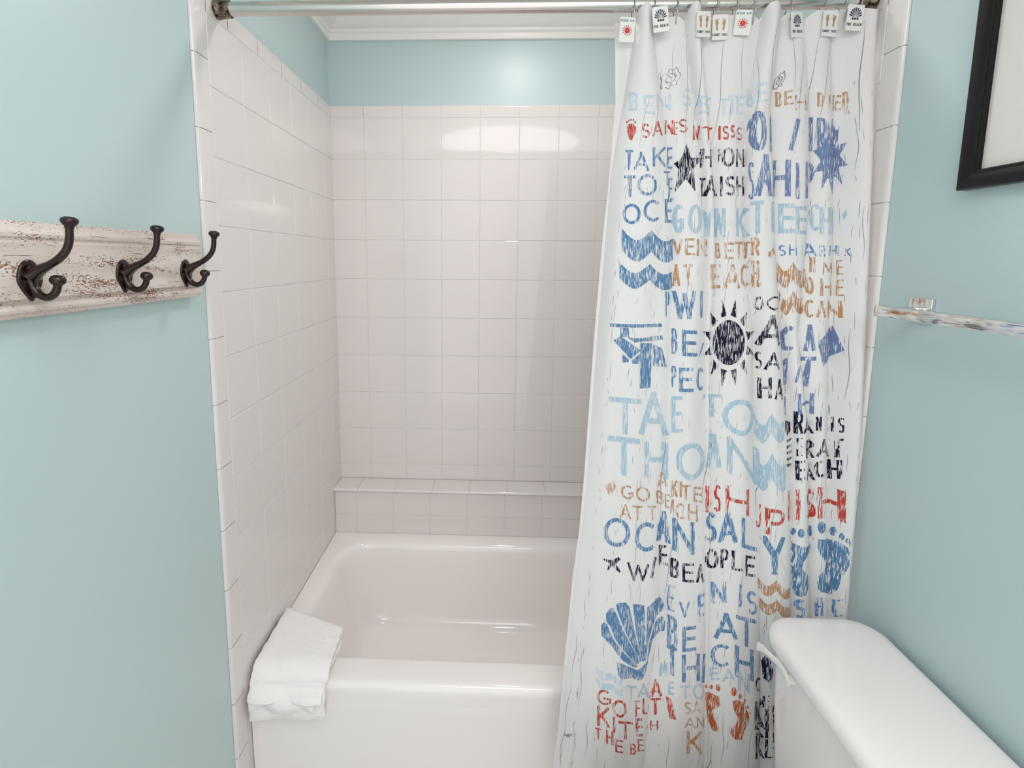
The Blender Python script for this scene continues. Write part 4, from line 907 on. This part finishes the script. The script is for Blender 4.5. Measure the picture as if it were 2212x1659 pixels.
# ---------------------------------------------------------------- shower curtain
def make_curtain():
    mb = MB(); nu, nv = 460, 260
    def pt(u, v, back=False):
        zt = z_top(u); zb = Z_HEM + 0.004 * math.sin(u * 40); z = zb + v * (zt - zb)
        x, y, z = surf(u, z)
        return (x, y + (0.0009 if back else 0), z)
    front = [pt(i / nu, j / nv) for j in range(nv + 1) for i in range(nu + 1)]
    back_ = [pt(i / nu, j / nv, True) for j in range(nv + 1) for i in range(nu + 1)]
    N_ = len(front); Wd = nu + 1; fs = []
    for j in range(nv):
        for i in range(nu):
            a = j * Wd + i; fs += [(a, a + 1, a + Wd + 1, a + Wd), (N_ + a, N_ + a + Wd, N_ + a + Wd + 1, N_ + a + 1)]
    for i in range(nu):
        for j in (0, nv): a = j * Wd + i; fs.append((a, a + 1, N_ + a + 1, N_ + a))
    for j in range(nv):
        for i in (0, nu): a = j * Wd + i; fs.append((a, a + Wd, N_ + a + Wd, N_ + a))
    mb.add(front + back_, fs, 0)
    inks = list(INK); mats = [M['cloth']] + [M['ink_' + k] for k in inks] + [M['grain']]
    OFF = 0.0006
    def on(u, z):
        u = max(0.0, min(1.0, u)); x, y, z = surf(u, z); return (x, y - OFF, z)
    for ch, c, q in LETTERS:
        (ua, za, ub, zb, uc, zc, ud, zd) = q
        mid_z = (za + zc) / 2; wid = X_RIGHT - lerp(X_LEFT, mid_z)
        w = max(.002, (ub - ua + ud - uc) / 2 * wid); h = max(.004, (za - zc + zb - zd) / 2)
        sw = min(h * .135, w * (.9 if ch in 'I/' else .36))
        def fn(x, y):
            s, t = x / w, 1 - y / h
            u = (ua + (ub - ua) * s) * (1 - t) + (uc + (ud - uc) * s) * t
            z = (za + (zb - za) * s) * (1 - t) + (zc + (zd - zc) * s) * t
            return on(u, z)
        add_strips(mb, letter_strips(ch, w, h, sw, .0035), fn, 1 + inks.index(c), 3 if sw > .005 else 2)
    for c, pts in SHAPES:
        add_polygon(mb, list(pts), on, 1 + inks.index(c), .003, .004)
    # wood grain cracks of the printed boards: broken thin lines running down the cloth
    gi = len(mats) - 1; rnd = random.Random(21)
    def grain(u0, z0, length, width, drift, wob):
        k = max(3, int(length / .006)); rows_ = []
        ph = rnd.uniform(0, 6)
        for i in range(k + 1):
            t = i / k; z = z0 - length * t; wd = X_RIGHT - lerp(X_LEFT, z)
            u = u0 + drift * t + wob * math.sin(t * 7 + ph); g = .62 * width * (0.25 + .75 * math.sin(math.pi * min(.98, max(.02, t)))) / wd / 2
            rows_.append((on(u - g, z), on(u + g, z)))
        vs = [p for r in rows_ for p in r]
        mb.add(vs, [(2 * i, 2 * i + 1, 2 * i + 3, 2 * i + 2) for i in range(k)], gi)
    # long cracks near the top, then dashes everywhere
    for u0, z0, ln, wd, dr in ((.955, 2.02, .24, .0022, -.01), (.945, 1.80, .10, .0012, .0), (.80, 2.0, .20, .0013, -.04), (.86, 1.99, .19, .0013, -.05), (.62, 2.03, .15, .0014, -.02),
                               (.33, 2.02, .26, .0014, -.01), (.285, 2.0, .24, .0012, .0), (.23, 1.98, .10, .0010, -.02), (.43, 2.01, .25, .0014, -.03), (.50, 1.99, .12, .001, .0),
                               (.56, 1.95, .22, .001, -.01), (.18, 1.93, .05, .0011, 0.0), (.70, 2.0, .12, .0012, .01), (.745, 1.96, .16, .0012, -.02), (.165, 1.86, .10, .0009, -.02), (.12, 1.87, .12, .0009, -.03)):
        grain(u0, z0, ln, wd, dr, .003)
    cols = [rnd.uniform(.02, .985) for _ in range(38)]
    for c0 in cols:
        z = 1.9 - rnd.uniform(0, .3)
        while z > .25:
            ln = rnd.choice((.008, .012, .018, .025, .04)); grain(c0 + rnd.uniform(-.006, .006), z, ln, rnd.uniform(.0007, .0013), rnd.uniform(-.004, .004), .0004)
            z -= ln + rnd.uniform(.015, .13)
    for c0, z0, ln in ((.035, .60, .10), (.030, .47, .13), (.06, .56, .14), (.022, .36, .10), (.055, .38, .09), (.10, .40, .10), (.02, .30, .06), (.065, .28, .05), (.67, 1.0, .10), (.62, .80, .14), (.66, .55, .2),
                       (.72, .95, .1), (.89, 1.0, .12), (.95, 1.35, .16), (.965, 1.62, .12), (.94, .86, .1), (.47, 1.05, .12), (.53, .35, .1), (.58, .33, .1), (.60, .42, .14), (.40, .36, .1), (.36, .9, .2), (.30, 1.1, .2), (.70, .40, .18)):
        grain(c0, z0, ln, .0014, rnd.uniform(-.01, .01), .003)
    # two knots
    for cu, cz, ru, rz in ((.215, 1.905, .03, .024), (.655, 1.90, .012, .02), (.035, .335, .008, .006)):
        for f, m_ in ((1.0, 7), (.5, 4)):
            prev = []
            for k in range(m_ * 3 + 1):
                a = 2 * math.pi * k / (m_ * 3) + .3; q = 1 + .16 * math.sin(m_ * a) + .2 * math.sin(2 * a + 1)
                prev.append((cu + ru * f * math.cos(a) * q + .010 * math.sin(a) * f, cz + rz * f * math.sin(a) * q))
            vs = []
            for (u, z) in prev: vs += [on(u - .0012, z), on(u + .0012, z + .0005)]
            mb.add(vs, [(2 * i, 2 * i + 1, 2 * i + 3, 2 * i + 2) for i in range(len(prev) - 1)], gi)
        for k in range(14):
            u, z = cu + ru * rnd.uniform(-.7, .7), cz + rz * rnd.uniform(-.6, .6)
            vs = [on(u - .001, z), on(u + .001, z), on(u + .006 * ru / .03, z - .004), on(u + .006 * ru / .03 + .001, z - .004)]
            mb.add(vs, [(0, 1, 3, 2)], gi)
    o = mb.build('shower_curtain', mats, smooth=50)
    tag(o, 'white fabric shower curtain printed with worn beach words, suns, feet and shells', 'shower curtain')
    return o
make_curtain()

# ---------------------------------------------------------------- curtain hooks with picture plaques
def plaque_mesh(kind):
    """flat plaque in the x-z plane, front facing -y, top centre at the origin"""
    mb = MB(); w, h, t = .034, .052, .003
    n = 3
    prof = rrect(-w / 2, w / 2, -h, 0, .002, 0, 3)
    mb.loft([[(x, 0, z) for x, z, _ in prof], [(x, -t + .0004, z) for x, z, _ in prof], [(x * .985, -t, z * .99 - .0003) for x, z, _ in prof]], 0, True, True)
    f = lambda x, z: (x, -t - .0003, z)
    def word(txt, cx, top, hh, mi, cw):
        x = cx - cw * len(txt) / 2
        for ch in txt:
            if ch != ' ':
                add_strips(mb, letter_strips(ch, cw * .74, hh, hh * .2, .002), lambda a, b_, X=x: f(X + a, top - hh + b_), mi, 1)
            x += cw
    if kind == 'sun':
        word('OCEAN AIR', 0, -.005, .0048, 3, .0034)
        add_polygon(mb, [(.0062 * math.cos(2 * math.pi * k / 20), -.028 + .0062 * math.sin(2 * math.pi * k / 20)) for k in range(20)], f, 1, .002, .01)
        for k in range(14):
            A = 2 * math.pi * k / 14
            add_polygon(mb, [(.0076 * math.cos(A - .15), -.028 + .0076 * math.sin(A - .15)), (.0122 * math.cos(A), -.028 + .0122 * math.sin(A)), (.0076 * math.cos(A + .15), -.028 + .0076 * math.sin(A + .15))], f, 1 if k % 2 else 4, .003, .01)
    elif kind == 'shell':
        for k in range(9):
            A = math.radians(18 + 18 * k); rr = .0165 + .003 * math.sin(A)
            add_polygon(mb, [(.002 * math.cos(A), -.026 + .002 * math.sin(A)), (rr * .74 * math.cos(A - .10), -.026 + rr * math.sin(A - .11)), (rr * .78 * math.cos(A), -.026 + rr * 1.05 * math.sin(A)), (rr * .74 * math.cos(A + .10), -.026 + rr * math.sin(A + .11))], f, 2, .004, .01)
        for dx in (-.005, 0, .005): add_polygon(mb, [(dx - .0022, -.0262), (dx + .0022, -.0262), (dx + .0018, -.0305), (dx - .0018, -.0305)], f, 2, .004, .01)
        word('THE BEACH', 0, -.037, .0056, 4, .0036)
    else:
        for sx in (-1, 1):
            c = .0075 * sx
            foot = [(-.0028, .010), (.0005, .0115), (.0034, .010), (.0036, .005), (.0016, .000), (.0018, -.006), (.0008, -.0095), (-.0016, -.0095), (-.0026, -.006), (-.0016, .000), (-.0034, .006)]
            add_polygon(mb, [(c + sx * x, -.0235 + z) for x, z in foot], f, 3, .003, .01)
            for k in range(5):
                tx, tz = c + sx * (-.0032 + .0017 * k), -.0095 - .0006 * k
                add_polygon(mb, [(tx + .0009 * math.cos(2 * math.pi * q / 8), tz + .0012 * math.sin(2 * math.pi * q / 8)) for q in range(8)], f, 3, .002, .01)
        word('SANDY TOES', 0, -.039, .0052, 4, .0033)
    return mb
PL_MATS = dict(sun=[M['plaque'], M['red_shine'], M['red_shine'], M['teal_shine'], M['dark_shine']],
               shell=[M['plaque'], M['navy_shine'], M['navy_shine'], M['teal_shine'], M['dark_shine']],
               feet=[M['plaque'], M['tan_shine'], M['tan_shine'], M['tan_shine'], M['dark_shine']])
def wire_mesh():
    """loop over the rod then a tail to the eyelet; origin at the rod axis"""
    mb = MB(); r = .0185; path = []
    path += [(0.0015, .004, -.044), (.001, .010, -.040), (.0005, .0165, -.030)]
    for k in range(0, 15):
        a = math.radians(-30 + 240 * k / 14)
        path.append((-.0005 * k / 7, r * math.cos(a), r * math.sin(a) + .0015))
    path += [(-.002, -.0165, -.018), (-.0022, -.013, -.030), (-.002, -.010, -.042), (-.0015, -.005, -.048), (-.0005, .0, -.049)]
    mb.tube(spline(path, 4), .0013, 8); return mb
hooks = [  # x on the rod, plaque kind, plaque (dx, dz), gap before the cloth, tilt, yaw, label
    (.957, 'sun', (-.016, -.033), .004, .02, .10, 'curtain hook with sun plaque nearest the open bathtub'),
    (1.002, 'shell', (.002, -.021), .013, -.13, .0, 'curtain hook with wide shell plaque beside the sun plaque at the open end'),
    (1.052, 'feet', (.004, -.033), -.012, .03, .0, 'curtain hook whose plaque is tucked behind the second front fold'),
    (1.100, 'feet', (.000, -.030), .004, -.07, .25, 'curtain hook with footprints plaque just right of the tall second fold'),
    (1.141, 'feet', (.003, -.030), .005, -.02, .0, 'curtain hook with footprints plaque left of the tilted sun plaque'),
    (1.184, 'sun', (.010, -.022), .013, .08, -.15, 'curtain hook with tilted sun plaque in the middle of the row'),
    (1.221, 'feet', (.004, -.033), -.014, .0, .0, 'curtain hook hidden behind the broad fold right of the middle sun plaque'),
    (1.264, 'sun', (.002, -.040), -.010, .0, .1, 'curtain hook with covered plaque just left of the narrow turned shell plaque'),
    (1.301, 'shell', (.003, -.028), .014, -.18, .45, 'curtain hook with narrow turned shell plaque'),
    (1.376, 'feet', (.004, -.026), .004, .02, .10, 'curtain hook with footprints plaque beside the last shell plaque'),
    (1.419, 'shell', (.006, -.020), .015, .06, .0, 'curtain hook with shell plaque reading BEACH nearest the right wall'),
    (1.449, 'sun', (.000, -.034), -.012, .0, .0, 'last curtain hook before the right end cap'),
]
wire_data = None; plaque_data = {}
def make_hook(x, kind, off, gap, tilt, yaw, label):
    global wire_data
    t = thing('curtain_hook', label, 'curtain hook', (x, YR, ZR), 'curtain hooks along the shower rod')
    if wire_data is None: wire_data = wire_mesh().build('wire', M['wire'], smooth=60).data; bpy.data.objects.remove(bpy.data.objects['wire'])
    wo = bpy.data.objects.new('wire', wire_data); COL.objects.link(wo); wo.parent = t
    if kind not in plaque_data:
        tmp = plaque_mesh(kind).build('plaque', PL_MATS[kind]); plaque_data[kind] = tmp.data; bpy.data.objects.remove(tmp)
    po = bpy.data.objects.new('plaque', plaque_data[kind]); COL.objects.link(po); po.parent = t
    zs_ = [ZR + off[1] - q for q in (.015, .03, .045, .056)]; xs_ = [x + off[0] + q for q in (-.02, -.012, -.004, .004, .012, .02)]
    ys_ = [surf_y(max(0, min(1, u_of(q, zc))), zc) for q in xs_ for zc in zs_]; gap = gap * .45 if gap > 0 else gap
    po.location = (off[0], (min(ys_) if gap > 0 else max(ys_)) - gap - YR, off[1]); po.rotation_euler = (0.03, tilt, yaw)
    return t
for h in hooks: make_hook(*h)

# ---------------------------------------------------------------- coat rack on the left wall
def make_rack():
    y1, y0 = -0.9535, -1.66
    rk = thing('coat_rack', 'distressed white wooden board with three dark bronze double hooks on the left wall', 'coat rack', (-RECESS, (y0 + y1) / 2, 1.414))
    prof = [(-RECESS, 1.4145), (.010, 1.4145), (.012, 1.416), (.0125, 1.420), (.016, 1.4225), (.017, 1.4265), (.0155, 1.431), (.0115, 1.4345), (.0115, 1.4375), (.0185, 1.4405),
            (.0185, 1.5165), (.0165, 1.5195), (.0165, 1.522), (.019, 1.5245), (.0195, 1.529), (.0175, 1.5335), (.0135, 1.5365), (.0130, 1.541), (.0115, 1.5455), (-RECESS, 1.5455)]
    mb = MB(); mb.loft([[(x, y, z) for x, z in prof] for y in (y0, y1)], 0, True, True)
    mb.build('board', M['board'], rk, smooth=30, origin=(-RECESS, (y0 + y1) / 2, 1.48))
    for k, yc in enumerate((-1.355, -1.181, -1.010)):
        base = (.0185, yc, 1.466)
        mb = MB()
        up = spline([(.024, yc, 1.472), (.034, yc, 1.4795), (.048, yc, 1.4865), (.062, yc, 1.4945), (.0735, yc, 1.5055), (.0800, yc, 1.520), (.0820, yc, 1.541)], 6)
        n = len(up); ru = [.0056 + .0032 * max(0, 1 - i / (n * .35)) - .0008 * (i / n) for i in range(n)]; fl = [1.25 + .6 * max(0, 1 - i / (n * .4)) if i < n * .6 else 1.0 for i in range(n)]
        mb.tube(up, ru, 14, flat=[1.0 + (f - 1) * .6 for f in fl])
        dn = spline([(.025, yc, 1.486), (.0215, yc, 1.470), (.0235, yc, 1.4565), (.031, yc, 1.4465), (.041, yc, 1.4425), (.0505, yc, 1.4460), (.0560, yc, 1.4535), (.0580, yc, 1.4605)], 6)
        n2 = len(dn); mb.tube(dn, [.0058 - .0012 * i / n2 for i in range(n2)], 14, flat=[1.35 - .35 * i / n2 for i in range(n2)])
        mb.lathe((.0820, yc, 1.538), (.10, 0, 1), [(-.002, .0055), (.001, .0058), (.0035, .0085), (.006, .0102), (.009, .0105), (.0115, .0092), (.0132, .006), (.0138, .002)], 20)
        mb.lathe((.0578, yc, 1.4585), (.12, 0, 1), [(-.001, .0045), (.001, .0052), (.003, .0078), (.006, .0094), (.0095, .0094), (.0125, .0078), (.0145, .0048), (.0152, .001)], 20)
        hk = mb.build('coat_hook', M['bronze'], rk, smooth=60, origin=base)
        # heart-like back plate
        mb = MB(); out = []
        for q in range(40):
            a = 2 * math.pi * q / 40; c_, s_ = math.cos(a), math.sin(a)
            wv = .0185 * (1.0 if s_ > 0 else 1 - .62 * (-s_) ** 1.3); out.append((wv * c_, .0285 * s_ + (.0 if s_ < 0 else .0)))
        rings = [[(.0180 + hx, yc + yy * f, 1.4655 + zz * f) for yy, zz in out] for hx, f in ((0, 1), (.0022, 1), (.0036, .94), (.0040, .80))]
        mb.loft(rings, 0, True, True)
        pl = mb.build('back_plate', M['bronze'], hk, smooth=45, origin=base)
        pl.location = (0, 0, 0)
        for sy, sz in ((-.0115, .008), (-.0105, -.006), (.0115, -.006), (.0115, .008)):
            mb = MB(); mb.lathe((.0222, yc + sy, 1.4655 + sz), (1, 0, 0), [(-.003, .0027), (.0003, .0027), (.0009, .0020), (.0011, .0004)], 12)
            so = mb.build('screw', M['screw'], hk, smooth=40, origin=base); so.location = (0, 0, 0)
make_rack()

# ---------------------------------------------------------------- towel bar on the right wall
XP = W + RECESS
def make_towel_bar():
    tb = thing('towel_bar', 'square chrome towel bar on the right wall beside the curtain', 'towel bar', (XP, -1.30, 1.405))
    mb = MB(); mb.box(1.420, 1.438, -1.60, -.990, 1.3905, 1.4115); bo = mb.build('bar', M['chrome'], tb, origin=(1.43, -1.3, 1.40)); bevel(bo, .0012, 2)
    for yc in (-1.013, -1.575):
        mb = MB(); mb.box(1.436, XP - .006, yc - .011, yc + .011, 1.392, 1.411); po = mb.build('post', M['chrome'], tb, origin=(1.46, yc, 1.40)); bevel(po, .0012, 2)
        mb = MB(); mb.box(XP - .008, XP - .0003, yc - .0265, yc + .0265, 1.381, 1.4285); fo = mb.build('flange', M['chrome'], po, origin=(1.46, yc, 1.40)); fo.location = (0, 0, 0); bevel(fo, .0015, 2)
    mb = MB(); mb.box(1.4192, 1.4388, -.9905, -.9815, 1.3898, 1.4122); eo = mb.build('end_cap', M['chrome'], tb, origin=(1.43, -.985, 1.40)); bevel(eo, .001, 2)
make_towel_bar()

# ---------------------------------------------------------------- framed picture on the right wall
def make_picture():
    y1, y0, z0, z1, fw = -1.073, -1.60, 1.6255, 2.20, .031
    pf = thing('picture_frame', 'black glossy picture frame with blank off-white mat on the right wall', 'picture frame', (XP, (y0 + y1) / 2, z0))
    prof = [(0, .0003), (.0, .018), (.003, .021), (.010, .022), (.020, .019), (.026, .015), (.029, .0165), (fw, .0155), (fw, .0055)]
    def corner(sy, sz): return lambda d, h: (XP - h, (y1 - d) if sy else (y0 + d), (z1 - d) if sz else (z0 + d))
    cs = [corner(1, 0), corner(1, 1), corner(0, 1), corner(0, 0), corner(1, 0)]
    mb = MB(); mb.loft([[c(d, h) for d, h in prof] for c in cs], 0, False, False, closed=True)
    mb.build('frame', M['black'], pf, smooth=30, origin=(XP, (y0 + y1) / 2, z0))
    mb = MB(); mb.box(XP - .0075, XP - .0030, y0 + .02, y1 - .02, z0 + .02, z1 - .02); mb.build('mat', M['mat'], pf, origin=(XP, (y0 + y1) / 2, z0))
make_picture()

# ---------------------------------------------------------------- toilet (its tank and lid stand in view)
def make_toilet():
    tl = thing('toilet', 'white porcelain toilet with tank against the right wall beside the curtain', 'toilet', (1.25, -1.25, 0))
    ya, yz = -1.505, -1.000
    mb = MB(); rings = []
    for z, dx, dy, r in ((.372, .030, .030, .04), (.378, .018, .02, .045), (.40, .012, .014, .045), (.55, .005, .006, .045), (.703, 0, 0, .045)):
        rings.append(rrect(1.254 + dx, 1.474, ya + dy, yz - dy, r, z, 8))
    mb.loft(rings, 0, True, True); mb.build('tank', M['porcelain'], tl, smooth=50)
    mb = MB(); rings = []
    x0, x1, y0, y1 = 1.238, 1.480, -1.525, -.984
    for z, ins, r in ((.697, .008, .056), (.698, .002, .062), (.701, .0, .064), (.717, .0015, .063), (.7225, .0045, .06), (.7275, .010, .055), (.730, .017, .048), (.7315, .030, .04), (.733, .075, .02)):
        rings.append(rrect(x0 + ins, x1 - ins, y0 + ins, y1 - ins, r, z, 10))
    mb.loft(rings, 0, True, True); mb.build('tank_lid', M['porcelain'], tl, smooth=60)
    # flush lever: boss on the tank front and a curved paddle
    mb = MB(); mb.lathe((1.258, -1.100, .674), (-1, 0, 0), [(0, .010), (.009, .010), (.013, .008), (.014, .004)], 20)
    path = spline([(1.224, -1.0225, .6795), (1.227, -1.0375, .6855), (1.232, -1.0535, .6860), (1.238, -1.0765, .6865), (1.241, -1.094, .681), (1.244, -1.104, .669)], 6); n = len(path)
    rings = []
    for i, p in enumerate(path):
        t = i / (n - 1); hz = .0112 - .0052 * min(1, t / .3) + .001 * t; hx = .0030
        rings.append([(p.x + hx * math.cos(a), p.y, p.z + hz * math.copysign(abs(math.sin(a)) ** .6, math.sin(a))) for a in [2 * math.pi * k / 16 for k in range(16)]])
    mb.loft(rings, 0, True, True); lv = mb.build('flush_lever', M['lever'], tl, smooth=50)
    # bowl, seat and lid (below the frame)
    def oval(x_back, x_tip, hw, z, n=36):
        out = []; cx = (x_back + x_tip) / 2; hl = (x_back - x_tip) / 2
        for k in range(n):
            a = 2 * math.pi * k / n; out.append((cx + hl * math.cos(a), -1.262 + hw * math.sin(a) * (1 - .12 * -math.cos(a)), z))
        return out
    mb = MB(); mb.loft([oval(1.30, .95, .11, 0), oval(1.30, .96, .105, .03), oval(1.27, .95, .095, .15), oval(1.27, .84, .14, .27), oval(1.29, .765, .178, .36), oval(1.30, .755, .185, .39), oval(1.29, .765, .175, .396)], 0, True, True)
    mb.box(1.22, 1.455, -1.38, -1.14, .30, .371); mb.build('bowl', M['porcelain'], tl, smooth=50)
    mb = MB(); mb.loft([oval(1.215, .758, .18, .399), oval(1.22, .752, .186, .405), oval(1.215, .757, .18, .416), oval(1.2, .78, .16, .420)], 0, True, True); mb.build('seat_lid', M['porcelain'], tl, smooth=50)
make_toilet()

# ---------------------------------------------------------------- lamps of the room, and a ring for the added ceiling fill
def ceiling_can(x, y, r, label):
    t = thing('ceiling_light', label, 'ceiling light', (x, y, ZC))
    mb = MB(); mb.lathe((x, y, ZC), (0, 0, -1), [(0, r * 1.25), (.006, r * 1.25), (.012, r * 1.15), (.014, r), (.006, r * .98)], 40); mb.build('trim_ring', M['trim'], t, smooth=40)
ceiling_can(.745, -.57, .085, 'round white ceiling light above the bathtub')
ceiling_can(.74, -2.15, .56, 'wide round white ring added around the unseen ceiling fill light')  # added fixture ring that dresses the unseen fill light
vl = thing('vanity_light', 'chrome vanity light bar with four round frosted bulbs on the right wall', 'wall light', (XP, -2.4, 1.93))
mb = MB(); mb.box(XP - .03, XP - .0003, -2.86, -1.94, 1.885, 1.975); bo = mb.build('back_plate', M['chrome'], vl, origin=(XP, -2.4, 1.93)); bevel(bo, .004, 2)
for yc in (-2.05, -2.283, -2.517, -2.75):
    mb = MB(); mb.lathe((XP - .03, yc, 1.93), (-1, 0, 0), [(0, .025), (.02, .025), (.022, .018), (.022, .01)], 20); so = mb.build('socket', M['chrome'], vl, smooth=40, origin=(XP, yc, 1.93))
    mb = MB(); mb.lathe((XP - .095, yc, 1.93), (1, 0, 0), [(-.045 * math.cos(math.radians(a)), .045 * math.sin(math.radians(a))) for a in range(0, 181, 12)], 24); go = mb.build('bulb', M['bulb'], so, smooth=60, origin=(XP, yc, 1.93)); go.location = (0, 0, 0)
